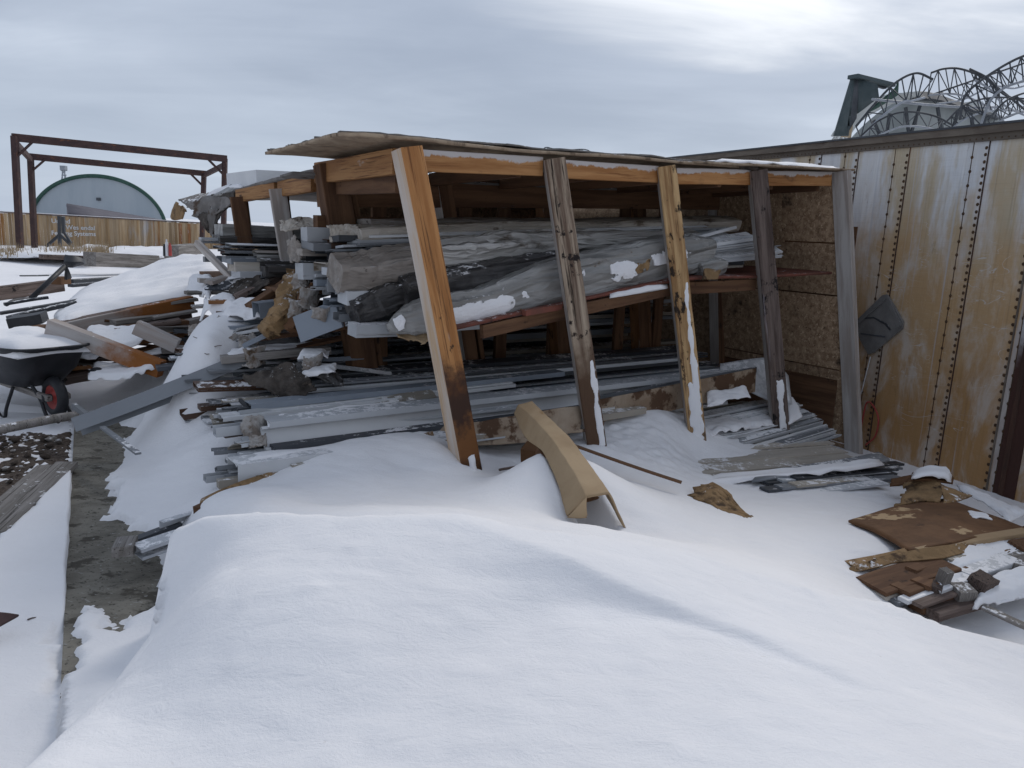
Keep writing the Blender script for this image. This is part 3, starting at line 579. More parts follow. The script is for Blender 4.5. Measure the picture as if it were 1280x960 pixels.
# rear posts
for (tp, bp, Yd, k) in (((412, 205), (462, 520), 5.8, 0), ((550, 222), (596, 520), 6.48, 1), ((678, 222), (706, 500), 7.16, 2), ((790, 222), (802, 480), 7.84, 3), ((895, 222), (899, 480), 8.5, 4)):
    A, B = P(*bp, Yd), P(*tp, Yd)
    beam('post', A, B, .21 if k == 0 else .13, .14, ['brown_wood', 'white_wood' if k in (1, 4) else 'rust_wood'], shed, up=DD, bev=.006, sidemats={4: 1} if k else None, segs=10, wob=.004, seed=20+k)
    beam('post', A+F*.16+DD*.05, B+F*.16+DD*.05, .045, .10, 'brown_wood', shed, up=DD, segs=8, seed=30+k)
# header beams between the front posts
hp = [P(518, 199, 4.63), P(690, 209.5, 5.38), P(832, 219, 6.12), P(946, 222.5, 6.72), P(1043, 223.5, 7.22)]
for i in range(4):
    e = F*.075
    A, B = hp[i]+DD*.03+e*(1 if i else .6), hp[i+1]+DD*.03-e*(1 if i < 3 else .4)
    beam('header_beam', A, B, .05, .125, 'header_wood', shed, up=Z, segs=8, wob=.002, seed=40+i)
# side header, left end of the front bay
sA, sB = P(492, 202, 4.66), P(393, 216, 5.95)
beam('side_beam', sA+F*.02, sB+F*.02, .05, .15, 'fresh_wood', shed, segs=8, seed=51)
beam('side_beam', sA+F*.09-Z*.11+DD*.1, sB+F*.09-Z*.09, .05, .13, 'brown_wood', shed, segs=8, seed=52)
# rear header and rafters
rA, rB = P(418, 246, 5.8), P(905, 248, 8.55)
beam('rear_beam', S(.0, 1.50, 1.92), S(4.45, 1.50, 2.12), .05, .22, 'brown_wood', shed, segs=8, seed=53)
beam('rear_beam', S(-.05, 1.42, 1.70), S(4.45, 1.42, 1.78), .09, .09, 'brown_wood', shed, segs=8, seed=54)
for i in range(7):
    f = .25+i*.68
    beam('rafter', S(f, .24, 2.075+f*.035), S(f, 1.45, 2.035+f*.035), .045, .10, 'brown_wood', shed, segs=6, seed=60+i)
for i, f in enumerate((.55, 1.35, 1.75, 2.35, 3.2, 3.75)):
    beam('stud', S(f, 1.56, .2), S(f-.03, 1.56, 1.98), .12, .045, 'brown_wood', shed, up=DD, segs=5, seed=70+i)
# roof sheets (front bay)
FL, BL = P(428, 167, 4.36), P(331, 191.5, 5.62); FM, FR = P(650, 187, 5.16), P(925, 207.5, 6.55)
bk = BL-FL
def rowpt(a, s, dz=0): return a+bk*s+Z*dz
sheet('roof_sheet', [[FL, rowpt(FL, .5, .0), BL], [P(500, 172, 4.55), rowpt(P(500, 171.5, 4.55), .5, .0), rowpt(P(500, 171.5, 4.55), 1)], [FM, rowpt(FM, .5, .02), rowpt(FM, 1.05)], [P(800, 197.5, 5.86), rowpt(P(800, 197.5, 5.86), .5, .01), rowpt(P(800, 197.5, 5.86), 1.1)], [FR, rowpt(FR, .5), rowpt(FR, 1.1)]], 'roof_board', .02, .010, 1.2, 60, 24, 0, shed, 3, fine=.004)
up_ = Z*.019
sheet('roof_felt_layer', [[FL+up_+bk*.02, rowpt(FL, .5)+up_, BL+up_-bk*.03], [P(500, 172, 4.55)+up_+bk*.01, rowpt(P(500, 171.5, 4.55), .5)+up_, rowpt(P(500, 171.5, 4.55), 1)+up_], [FM+up_, rowpt(FM, .5, .02)+up_, rowpt(FM, 1.05)+up_], [P(800, 197.5, 5.86)+up_, rowpt(P(800, 197.5, 5.86), .5, .01)+up_, rowpt(P(800, 197.5, 5.86), 1.1)+up_], [FR+up_, rowpt(FR, .5)+up_, rowpt(FR, 1.1)+up_]], 'roof_felt', .012, .012, 3, 90, 36, .012, shed, 5, fine=.004)
A2, B2 = P(870, 202.5, 6.2), P(1069, 212.5, 7.25)
sheet('roof_sheet', [[A2-DD*.02, rowpt(A2, .6, .02), rowpt(A2, 1.15)], [A2.lerp(B2, .5), rowpt(A2.lerp(B2, .5), .6, .01), rowpt(A2.lerp(B2, .5), 1.1)], [B2, rowpt(B2, .6, .01), rowpt(B2, 1.1, -.02)]], 'roof_board', .018, .006, 2, 30, 20, 0, shed, 9)
sheet('shingle_scrap', [[P(925, 208, 6.6), P(925, 205, 7.0)], [P(948, 211, 6.62), P(952, 207, 7.0)]], 'burnt_cloth', .03, .02, 9, 8, 8, 0, shed, 4)
pad = [[A2.lerp(B2, a)+Z*.015+DD*.05, A2.lerp(B2, a)+Z*.012+DD*.35, A2.lerp(B2, a)+DD*.7+Z*.0] for a in (.12, .4, .7, .93)]
snowpad('roof_snow', pad, .035, 30, 12, shed, 8)
# right end wall of wafer board in patched panels, front bay and back bay
wa, wb_ = P(1071, 640, 7.24), P(1050, 214, 7.24)
def WP(d, t): return wa.lerp(wb_, t)+DD*(d+.03)-F*.02
for k, (d0, d1, t0, t1) in enumerate(((0, .60, .804, .99), (.606, 1.5, .800, .99), (0, .72, .654, .80), (.726, 1.5, .652, .796), (0, .80, .434, .65), (.806, 1.5, .438, .648), (0, .70, .21, .43), (.706, 1.5, .204, .434), (0, .9, .0, .206), (.906, 1.5, .0, .20))):
    bmw = bmesh.new(); c_ = [WP(d0, t0), WP(d1, t0), WP(d1, t1), WP(d0, t1)]; jit = F*J(.004)
    lo_ = [bmw.verts.new(p+jit) for p in c_]; hi_ = [bmw.verts.new(p+jit+F*.013) for p in c_]
    bmw.faces.new(lo_); bmw.faces.new(hi_[::-1])
    for i_ in range(4): bmw.faces.new((lo_[i_], lo_[(i_+1) % 4], hi_[(i_+1) % 4], hi_[i_]))
    link('wall_panel', bm2me(bmw, 'wall_panel'), 'osb', shed)
beam('wall_stud', WP(.75, 0)+F*.04, WP(.75, 1)+F*.04, .09, .04, 'brown_wood', shed, up=F, segs=4); beam('wall_backing', WP(.06, .5)+F*.05, WP(1.5, .5)+F*.05, 2.3, .01, 'brown_wood', shed, up=F, segs=2, bev=.002, wob=0)
for (d0, d1, z0, z1, k) in ((1.505, 3.0, -.4, 2.2, 6), (3.005, 4.6, -.4, 2.1, 7)):
    beam('wall_panel', S(4.63+.004*(k % 3), d0, (z0+z1)/2), S(4.63+.004*(k % 3), d1, (z0+z1)/2), .014, z1-z0, 'osb', shed, segs=2, bev=.002, wob=0, seed=80+k)
# red-edged shelf
sh0, sh1, sh2, sh3 = P(560, 413, 4.85), P(700, 381, 5.45), P(850, 350, 6.2), P(1040, 341, 7.2)
sheet('shelf', [[p, p+DD*.7+Z*.0, p+DD*1.45+Z*(-.01)] for p in (sh0, sh1, sh2, P(950, 346, 6.75), sh3)], 'red_board', .022, .003, 2, 40, 12, 0, shed, 12)
beam('shelf_joist', sh1.lerp(sh0, .7)-Z*.07+DD*.03, sh2-Z*.065+DD*.03, .04, .09, 'brown_wood', shed, segs=8, seed=91)
beam('shelf_joist', sh2-Z*.07+DD*.05, P(950, 346, 6.75)-Z*.075+DD*.05, .04, .10, 'brown_wood', shed, segs=8, seed=92)
beam('shelf_joist', P(440, 402, 5.75), P(600, 390, 6.5), .05, .10, 'brown_wood', shed, segs=6, seed=93)
# back bay: lower roof, posts, beams, back wall and a second shelf
for (tp, bp, Yd, k) in (((302, 244), (338, 520), 7.4, 0), ((352, 234), (376, 440), 6.7, 1), ((258, 262), (300, 345), 8.2, 2)):
    beam('post', P(*bp, Yd), P(*tp, Yd), .19 if k == 0 else .15 if k == 1 else .07, .06, 'brown_wood', shed, up=F if k < 2 else DD, segs=8, seed=100+k)
    if k < 2: beam('post', P(bp[0]+3, bp[1], Yd-.13), P(tp[0]-5, tp[1]+2, Yd-.13), .04, .14, 'white_wood' if k else 'brown_wood', shed, up=F, segs=8, seed=104+k)
beam('side_beam', P(393, 229, 6.0), P(350, 236, 6.68), .05, .13, 'fresh_wood', shed, segs=6, seed=110)
beam('side_beam', P(346, 237, 6.72), P(298, 245, 7.45), .05, .12, 'fresh_wood', shed, segs=6, seed=111)
beam('side_beam', P(296, 249, 7.5), P(268, 252, 8.1), .06, .14, 'burnt_cloth', shed, segs=6, seed=112)
a, b, c = P(388, 213.5, 6.0), P(320, 231, 7.05), P(264, 246, 8.25)
sheet('roof_sheet', [[a, a+F*1.5+Z*.05, a+F*4.5+Z*.1], [b, b+F*1.5+Z*.05, b+F*4.5+Z*.1], [c, c+F*1.5+Z*.04, c+F*4.5+Z*.1]], 'roof_felt', .03, .015, 2, 30, 30, 0, shed, 21)
sheet('roof_sheet', [[S(-.2, 1.46, 2.04), S(2.2, 1.46, 2.1), S(4.6, 1.46, 2.2)], [S(-.2, 1.75, 2.02), S(2.2, 1.75, 2.08), S(4.6, 1.75, 2.16)]], 'roof_felt', .02, .004, 2, 20, 6, 0, shed, 22)
sheet('back_wall', [[S(1.5, 4.55, -.4), S(2.4, 4.55, -.4), S(4.6, 4.55, -.4)], [S(1.5, 4.5, 2.1), S(2.4, 4.5, 2.15), S(4.6, 4.5, 2.1)]], 'osb', .02, .003, 1, 8, 8, 0, shed, 23)
sheet('shelf', [[S(-.2, 1.6, 1.16), S(2.2, 1.6, 1.2), S(4.6, 1.6, 1.25)], [S(-.2, 4.4, 1.12), S(2.2, 4.4, 1.16), S(4.6, 4.4, 1.2)]], 'brown_wood', .03, .003, 1, 16, 10, 0, shed, 24)
# pale panel and snow on the lower roof
pan = empty('cream_slab', P(300, 235, 7.8), 'pale cream insulation slab lying flat on the lower back roof', 'slab')
trim('panel_board', P(301, 224, 7.6), P(301, 224, 7.6)+F*1.6+Z*.05, 1.0, .14, 'white_metal', 'box', pan)
sheet('roof_wrap', [[P(268, 246, 7.9), P(290, 233, 7.9)], [P(302, 238, 7.5), P(303, 232, 7.7)]], 'grey_wrap', .03, .02, 6, 10, 8, 0, pan, 2)
# torn roofing hanging at the back left corner
tr = empty('torn_roofing', P(255, 262, 8.1), 'torn grey roofing felt curling down from the back left roof corner', 'roofing')
sheet('felt_sheet', [[P(220, 250, 8.4), P(262, 241, 8.3), P(302, 240, 7.6)], [P(226, 252, 8.2), P(256, 250, 8.05), P(300, 243, 7.5)], [P(240, 264, 8.1), P(262, 262, 7.95), P(292, 253, 7.5)], [P(238, 270, 8.1), P(258, 276, 7.95), P(272, 266, 7.6)]], 'roof_felt', .015, .014, 4, 30, 30, .02, tr, 31, fine=.003)
sheet('felt_flap', [[P(219, 252, 8.5), P(226, 255, 8.3)], [P(212, 268, 8.5), P(232, 264, 8.25)], [P(214, 275, 8.5), P(228, 279, 8.3)]], 'torn_cardboard', .015, .02, 8, 12, 10, .04, tr, 32)
sheet('felt_fold', [[P(238, 266, 8.1), P(262, 262, 7.9), P(288, 256, 7.6)], [P(250, 276, 8.0), P(262, 278, 7.85), P(276, 268, 7.6)], [P(258, 292, 8.0), P(264, 286, 7.85), P(268, 280, 7.6)], [P(256, 284, 7.9), P(264, 294, 7.8), P(268, 292, 7.6)]], 'burnt_cloth', .012, .035, 5, 26, 26, .06, tr, 33, fine=.004)
sheet('felt_fold', [[P(262, 255, 7.8), P(274, 252, 7.7)], [P(260, 280, 7.8), P(269, 284, 7.7)], [P(262, 296, 7.8), P(270, 296, 7.7)]], 'roof_felt', .015, .03, 7, 16, 12, .05, tr, 35)
snowpad('felt_snow', [[P(255, 248, 8.2), P(262, 243, 8.3)], [P(280, 239, 7.9), P(286, 236, 8.0)], [P(304, 236, 7.5), P(310, 232, 7.6)]], .05, 24, 8, tr, 3)
# ------------------------------------------------------------------ stock on the shelves and on the ground
def piece(name, A, B, w, h, mat, kind, label, cat, group=None, roll=0, t=.004, sag=0, twist=0):
    o = trim(name, A, B, w, h, mat, kind, None, roll, t, sag, 8, twist)
    return tag(o, label, cat, group)
def J(a): return R.uniform(-a, a)
KINDS = ['box', 'box', 'U', 'L', 'C', 'J', 'N', 'Z']
def fill(n, f0, f1, d0, d1, z0, z1, mats, label, group, jl=.25, jr=.4, wr=(.07, .2), hr=(.012, .05), tilt=.012, yaw=.05, name='metal_strip', cat='metal trim', kinds=KINDS, slope=0):
    """a loose stack of long trims lying along the shed front, piled row by row"""
    cols = {}
    for i in range(n):
        wd = R.uniform(*wr); h = R.uniform(*hr); d = R.uniform(d0+wd/2, max(d0+wd/2+.01, d1-wd/2))
        c = int((d-d0)/.12); z = max(cols.get(k, z0) for k in (c-1, c, c+1) if True)
        z = z if z+h < z1 else R.uniform(z0, z1-h)
        for k in (c-1, c, c+1):
            if abs((d-d0)/.12-k-.5)*.12 < wd/2+.05: cols[k] = z+h+.004
        fa, fb = f0+J(jl), f1+J(jr); a = J(yaw); zt = J(tilt)
        piece(name, S(fa, d-a*.5, z+h/2-zt), S(fb, d+a*.5, z+h/2+zt+slope), wd, h, R.choice(mats), R.choice(kinds), label, cat, group, J(.15), R.uniform(.003, .006), R.uniform(0, .012))
MM = ['light_metal', 'light_metal', 'white_metal', 'grey_metal', 'grey_metal', 'beige_metal', 'dark_metal', 'blue_metal']
DM = ['grey_metal', 'dark_metal', 'dark_metal', 'brown_metal', 'grey_metal', 'beige_metal']  # darker metals for inside stock, their colour helps carry the shade there
# floor stack of the front bay, left ends poking out past the first post
fill(44, -.55, 3.75, .30, 1.35, .02, .50, MM, 'long metal trim lying in the floor stack behind the leaning posts', 'metal trims stacked on the shed floor', .32, .35, (.08, .22), (.015, .05))
fill(10, -.4, 3.5, .75, 1.35, .50, .62, ['grey_metal', 'light_metal', 'dark_metal'], 'long dusty trim on top of the floor stack under the red shelf', 'dusty trims topping the floor stack', .2, .3, (.1, .22), (.015, .04), tilt=.006)
# named broad pieces at the front of that stack
piece('metal_tray', P(329, 549, 4.33), P(905, 470, 6.95), .03, .14, 'white_metal', 'C', 'broad white metal tray on edge, frosted, along the front of the floor stack', 'metal tray', roll=-.5, t=.006)
piece('metal_tray', P(332, 528, 4.42), P(935, 462, 7.1), .16, .035, 'light_metal', 'N', 'frosted pale trim lying flat just above the white tray', 'metal tray')
piece('metal_strip', P(268, 539, 4.35), P(760, 484, 6.2), .07, .055, 'light_metal', 'U', 'pale channel with an open end poking out furthest left of the floor stack', 'metal trim', t=.006)
piece('metal_strip', P(276, 522, 4.5), P(640, 480, 5.8), .10, .03, 'white_metal', 'J', 'white folded trim poking out left above the pale channel', 'metal trim', t=.005)
piece('metal_strip', P(296, 513, 4.6), P(520, 489, 5.35), .05, .03, 'dark_metal', 'box', 'thin dark bar jutting left on top of the white trims', 'metal trim')
piece('metal_strip', P(310, 507, 4.65), P(700, 466, 6.2), .12, .035, 'blue_metal', 'N', 'bluish snowy trim topping the left end of the floor stack', 'metal trim')
piece('metal_strip', P(340, 562, 4.3), P(905, 487, 6.85), .08, .05, 'dark_metal', 'box', 'dark bronze bar in the shadow under the white tray', 'metal trim')
piece('metal_strip', P(330, 575, 4.22), P(720, 517, 5.75), .14, .05, 'grey_metal', 'N', 'grey trim half buried in snow under the dark bar', 'metal trim')
piece('metal_strip', P(360, 583, 4.2), P(800, 511, 6.0), .14, .05, 'beige_metal', 'box', 'beige trim at the foot of the floor stack half buried in snow', 'metal trim')
# lowest layer with its snowed-over ends towards the path
piece('metal_strip', P(291, 588, 4.05), P(560, 549, 4.95), .17, .10, 'white_metal', 'N', 'wide white cladding strip under snow, its blue-grey end facing the path', 'metal trim', t=.006)
piece('metal_strip', P(256, 598, 4.02), P(420, 578, 4.5), .06, .035, 'light_metal', 'U', 'narrow white channel jutting left beside the wide white strip', 'metal trim', t=.004)
piece('metal_strip', P(272, 605, 3.95), P(540, 562, 4.7), .05, .045, 'beige_metal', 'box', 'beige bar below the wide white strip', 'metal trim')
snowpad('snow_cover', [[P(296, 582, 4.02), P(292, 575, 4.2)], [P(380, 570, 4.3), P(380, 560, 4.5)], [P(470, 556, 4.6), P(470, 546, 4.8)], [P(548, 545, 4.85), P(545, 537, 5.05)]], .035, 50, 10, None, 4, label='snow lying on the lowest white cladding strip left of the orange post')
snowpad('snow_cover', [[P(335, 533, 4.35), P(332, 521, 4.5)], [P(430, 520, 4.75), P(430, 509, 4.9)], [P(540, 506, 5.2), P(540, 496, 5.35)]], .018, 50, 10, None, 6, .4, label='thin crust of snow on the frosted trims left of the orange post')
snowpad('snow_cover', [[P(300, 514, 4.6), P(305, 503, 4.75)], [P(350, 508, 4.75), P(350, 498, 4.9)], [P(400, 501, 4.9), P(400, 493, 5.05)]], .02, 40, 10, None, 7, label='little snow cap on the bluish trims at the left of the floor stack')
for i in range(22):
    t = i/21
    A = P(262+J(14)+30*abs(t-.35)+R.uniform(0, 30), 512+92*t, 4.62-.62*t+J(.03)); d_ = (F*1+DD*J(.10)+Z*R.uniform(-.02, .05)).normalized()
    piece('metal_strip', A, A+d_*R.uniform(1.0, 2.2), R.uniform(.04, .13), R.uniform(.010, .028), R.choice(['white_metal', 'light_metal', 'light_metal', 'grey_metal', 'beige_metal', 'dark_metal', 'brown_metal']), R.choice(['box', 'U', 'J', 'C', 'L', 'N']), 'thin splayed strip end fanning left from the foot of the floor stack', 'metal strip', 'strip ends splayed left of the orange post', J(.5), .003, R.uniform(0, .01))
# cardboard carton line showing as a brown fringe in the drift
cb = empty('cardboard_carton', P(256, 628, 3.75), 'long flattened brown carton with its torn end poking out of the drift', 'carton')
sheet('carton_flap', [[P(246, 637, 3.70), P(253, 624, 3.8)], [P(300, 616, 3.9), P(300, 603, 3.95)], [P(380, 592, 4.2), P(380, 580, 4.28)], [P(460, 574, 4.5), P(460, 560, 4.6)], [P(545, 556, 4.78), P(540, 540, 4.85)]], 'torn_cardboard', .012, .012, 6, 50, 8, .0, cb, 41)
trim('carton_end', P(246, 641, 3.66), P(272, 629, 3.78), .05, .06, 'wet_cardboard', 'box', cb)
cf = tag(sheet('cardboard_sheet', [[P(520, 547, 4.92), P(518, 536, 5.0)], [P(570, 556, 4.9), P(570, 530, 4.98)], [P(640, 556, 5.0), P(640, 520, 5.1)], [P(700, 545, 5.2), P(700, 510, 5.3)], [P(735, 540, 5.3), P(735, 506, 5.4)]], 'damp_cardboard', .012, .012, 5, 50, 14, .02, None, 42, fine=.004), 'long sheet of wet brown cardboard edging the snow between the first two posts', 'cardboard')
piece('metal_strip', P(560, 549, 5.05), P(905, 492, 6.6), .05, .10, 'pale_wrap', 'box', 'pale paper-wrapped length behind the wet cardboard between the posts', 'metal trim')
# right-hand end: board with brown cardboard, snow and fanned trims
bx = empty('long_carton', P(870, 490, 6.5), 'low brown carton under a snow cap between the third and fourth posts', 'carton')
trim('carton_side', P(742, 518, 5.75), P(944, 475, 6.75), .012, .22, 'damp_cardboard', 'box', bx, roll=0)
trim('carton_edge', P(742, 499, 5.9), P(945, 462, 6.85), .02, .05, 'grey_metal', 'box', bx)
snowpad('carton_snow', [[P(884, 508, 6.2), P(884, 489, 6.4)], [P(910, 502, 6.3), P(910, 486, 6.5)], [P(938, 496, 6.42), P(932, 482, 6.55)]], .025, 50, 30, bx, 9, .6)
tag(sheet('white_board', [[P(900, 470, 6.8), P(900, 455, 7.0)], [P(960, 500, 6.8), P(962, 448, 7.1)], [P(990, 505, 6.8), P(985, 470, 7.1)]], 'white_metal', .015, .003, 3, 10, 10, 0, None, 44), 'pale board leaning behind the fourth post', 'board')
def fan(n):
    for i in range(n):
        t = i/(n-1)
        # upper right ends step back towards the wall, lower ones reach out to the pale plank post
        ex, ey, eY = 985+62*t+J(4), 497+48*t+J(1.5), 7.25-.50*t
        B = P(ex, ey, eY); L = R.uniform(1.3, 1.7)
        A = B-F*L-Z*(.06+.04*t)+DD*J(.03)
        piece('metal_strip', A, B, R.uniform(.05, .1), R.uniform(.012, .026), R.choice(['light_metal', 'white_metal', 'light_metal', 'white_metal', 'grey_metal']), R.choice(['box', 'L', 'U', 'box']), 'thin pale trim in the fanned stack beside the pale plank post', 'metal trim', 'thin trims fanned out beside the plank post', J(.25))
fan(30)
fill(16, 2.75, 3.95, -.12, .45, -.22, .10, ['light_metal', 'grey_metal', 'white_metal'], 'short pale trim stacked under snow between the third and fourth posts', 'short trims under snow at the right end', .1, .12, (.1, .2), (.02, .04))
snowpad('snow_cover', [[S(f_, -.08, .10), S(f_+.03, .16, .125), S(f_+.05, .40, .14)] for f_ in (2.8, 3.1, 3.4, 3.75)], .035, 60, 40, None, 11, .5, label='smooth snow on the pale trims between the third and fourth posts')
snowpad('snow_cover', [[P(986, 530, 6.6), P(978, 498, 7.0)], [P(1003, 520, 6.75), P(990, 497, 7.05)]], .03, 20, 14, None, 12, .4, label='broken snow on the fanned trims right of the fourth post')
# wide beige panels in front
pn = lambda lab, g, mat, t=.008, k=0, a=.003: tag(sheet('cladding_panel', g, mat, t, a, 3, 20, 10, 0, None, k), lab, 'cladding panel', None)
for i in range(6):
    t = i/5
    A = P(868-10*t, 562+33*t, 6.05-.68*t); B = P(1034+28*t+J(6), 551+27*t, 6.62-.56*t)
    tag(trim('siding_board', A-Z*.01*(i % 2), B-Z*.008*(i % 2), .20, .012, 'siding', 'Z' if i % 2 else 'box'), 'wide beige siding board in the flat stack running back to the plank post', 'siding board', 'beige siding boards before the fourth post')
pn('second beige panel showing under the first near the trailer', [[P(940, 602, 5.3), P(950, 590, 5.6)], [P(1060, 586, 5.75), P(1060, 574, 6.0)], [P(1112, 575, 6.0), P(1098, 566, 6.3)]], 'grey_metal', .02, 52)
for i in range(9):
    t = i/8
    piece('metal_strip', P(955+18*(i % 3), 612-t*24, 5.2+.4*t), P(1122+J(9), 599-t*20+J(1), 5.85+.4*t), .09, .018, ['dark_metal', 'grey_metal', 'beige_metal', 'dark_metal', 'light_metal'][i % 5], 'box', 'dark dusty strip in the low stack by the trailer foot', 'metal trim', 'dark strips stacked low by the trailer')
piece('metal_strip', P(948, 622, 5.12), P(1105, 603, 5.65), .1, .015, 'light_metal', 'box', 'grey strip at the bottom edge of the low stack by the trailer', 'metal trim')
snowpad('snow_cover', [[P(850, 610, 5.15), P(860, 598, 5.35)], [P(950, 600, 5.4), P(955, 591, 5.6)], [P(1030, 592, 5.55), P(1036, 584, 5.72)], [P(1105, 580, 5.85), P(1098, 573, 6.0)]], .035, 70, 14, None, 14, .4, label='long tongue of snow over the beige panels before the plank post')
# --- upper shelf
tag(wrap('wrapped_roll', [P(442, 297, 5.35), P(560, 292, 5.9), P(700, 288, 6.6), P(915, 281, 7.7)], [.22, .26, .26, .24], [.12, .15, .15, .13], 'beige_wrap', None, 61, 70, 22, .025), 'long beige paper-wrapped roll at the top of the shelf stack', 'wrapped roll')
tag(wrap('wrapped_roll', [P(455, 283, 5.75), P(600, 281, 6.5), P(760, 279, 7.2), P(905, 276, 8.0)], [.2, .2, .2, .2], [.10, .10, .10, .09], 'brown_wrap', None, 62, 60, 20, .02), 'brown paper-wrapped roll at the very back of the shelf', 'wrapped roll')
tag(wrap('wrapped_roll', [P(528, 318, 5.25), P(600, 311, 5.55), P(700, 304, 6.1), P(860, 298, 7.0)], [.20, .24, .24, .22], [.16, .19, .17, .14], 'pale_wrap', None, 63, 70, 24, .03, 4), 'pale plastic-wrapped roll with creases between the beige roll and dark roll', 'wrapped roll')
tag(wrap('wrapped_roll', [P(418, 341, 4.98), P(470, 338, 5.15), P(530, 327, 5.4), P(640, 316, 5.9)], [.24, .30, .30, .26], [.21, .25, .24, .2], 'brown_wrap', None, 64, 60, 28, .03, 5), 'fat grey-brown wrapped bundle left of the orange post', 'wrapped roll')
tag(wrap('wrapped_roll', [P(500, 362, 5.1), P(600, 345, 5.5), P(700, 325, 6.0)], [.26, .30, .26], [.20, .22, .16], 'dark_wrap', None, 65, 50, 22, .03, 5), 'dark grey wrapped bundle behind the tilted grey package', 'wrapped roll')
tag(wrap('wrapped_roll', [P(440, 392, 4.95), P(480, 375, 5.1), P(540, 360, 5.35)], [.16, .20, .2], [.13, .18, .18], 'dark_wrap', None, 66, 40, 20, .03, 6), 'short dark crumpled bundle under the fat grey-brown bundle', 'wrapped roll')
for i in range(18):
    t = i/17
    A = P(436+J(26), 284+46*t, 5.45-.35*t+J(.05)); B = P(895+J(20), 274+28*t, 7.75-.5*t)
    piece('metal_strip', A, B, R.uniform(.10, .2), R.uniform(.010, .02), R.choice(['white_metal', 'light_metal', 'beige_metal', 'light_metal', 'pale_wrap', 'grey_metal']), R.choice(['box', 'N', 'L']), 'long thin siding strip packed between the wrapped rolls on the shelf', 'siding strip', 'siding strips packed between the wrapped rolls', J(.15), .003, .01)
# the big tilted grey package
pk = empty('wrapped_package', P(660, 365, 5.3), 'big grey wrapped package tilted across the shelf with snow patches and torn brown paper', 'wrapped package')
pk_pts = [P(484, 410, 4.84), P(520, 397, 4.92), P(600, 380, 5.22), P(690, 352, 5.62), P(780, 335, 6.1), P(850, 318, 6.52), P(882, 313, 6.68)]
wrap('package_wrapping', pk_pts, [.05, .16, .2, .26, .28, .26, .22], [.05, .20, .21, .31, .36, .31, .20], 'grey_wrap', pk, 67, 110, 40, .028, 4.5)
wrap('package_tail', [P(872, 340, 6.5), P(890, 334, 6.6), P(902, 331, 6.66)], [.13, .15, .13], [.14, .16, .12], 'grey_wrap', pk, 68, 16, 18, .01)
def onpk(t, a, r=1.0):   # point on the package's camera side
    c = spline(pk_pts, t); d = (spline(pk_pts, min(1, t+.02))-spline(pk_pts, max(0, t-.02))).normalized()
    n = (CAM-c); n = (n-d*n.dot(d)).normalized(); u = d.cross(n); u = u if u.z > 0 else -u
    return c+n*(.128*r*math.cos(a))+u*(.155*r*math.sin(a))
def pkpatch(name, t0, t1, a0, a1, mat, k, th=.02, tear=.12, r=1.0):
    g = [[onpk(t0+(t1-t0)*i/4, a0+(a1-a0)*j/3, r) for j in range(4)] for i in range(5)]
    sheet(name, g, mat, th, .010, 7, 60, 44, tear, pk, k, fine=.003)
pkpatch('snow_patch', .19, .47, -.95, .25, 'snow', 71, .022, .20, .84)
pkpatch('snow_patch', .505, .545, -.4, .75, 'snow', 72, .018, .14, 1.04)
pkpatch('snow_patch', .60, .67, -.5, .5, 'snow', 73, .02, .16, 1.16)
pkpatch('torn_paper', .655, .70, -.35, 1.05, 'torn_cardboard', 74, .012, .12, 1.18)
pkpatch('snow_patch', .70, .82, -.25, .25, 'snow', 75, .022, .18, 1.2)
pkpatch('snow_patch', .735, .765, .1, .8, 'snow', 76, .018, .15, 1.2)
pkpatch('snow_patch', .03, .11, -.6, .5, 'snow', 77, .018, .2, .66)
pkpatch('torn_paper', .40, .47, -1.2, -.7, 'torn_cardboard', 78, .02, .12, .95)
# white trim ends sticking out of its right end
for i in range(15):
    t = i/14
    A = P(858+J(4), 300+30*t, 6.6+J(.06)); B = P(930+46*t+J(9)-(25 if i < 3 else 0), 286+35*t+J(2), 7.05+.12*t)
    piece('metal_strip', A, B, R.uniform(.08, .13), R.uniform(.014, .03), ['white_metal', 'light_metal'][i % 3 == 1], ['box', 'U', 'L', 'box'][i % 4], 'white trim end fanning out of the big grey package', 'metal trim', 'white trims out of the grey package', J(.4))
piece('metal_strip', P(866, 330, 6.62), P(876, 302, 6.66), .05, .05, 'beige_metal', 'box', 'cream end block where white trims leave the grey package', 'metal trim')
snowpad('snow_cover', [[P(762, 371, 5.72), P(762, 367, 5.8)], [P(800, 365, 5.92), P(800, 361, 6.0)], [P(834, 359, 6.08), P(834, 354, 6.15)]], .03, 40, 8, None, 15, .5, label='beads of snow on the red shelf edge below the grey package')
tag(sheet('paper_scrap', [[P(872, 352, 6.2), P(880, 340, 6.3)], [P(900, 347, 6.3), P(902, 338, 6.35)]], 'torn_cardboard', .01, .03, 8, 14, 12, .08, None, 79), 'crumpled scrap of paper on the shelf edge right of the third post', 'paper scrap')
tag(sheet('paper_scrap', [[P(495, 418, 4.86), P(500, 402, 4.95)], [P(525, 430, 4.9), P(530, 405, 5.0)], [P(548, 420, 4.95), P(560, 400, 5.05)]], 'cardboard', .008, .05, 7, 20, 16, .06, None, 80, fine=.008), 'torn brown paper hanging under the tip of the grey package', 'paper scrap')
piece('metal_strip', P(655, 391, 5.2), P(700, 383, 5.4), .05, .04, 'red_board', 'box', 'short red painted strip under the grey package', 'metal trim')
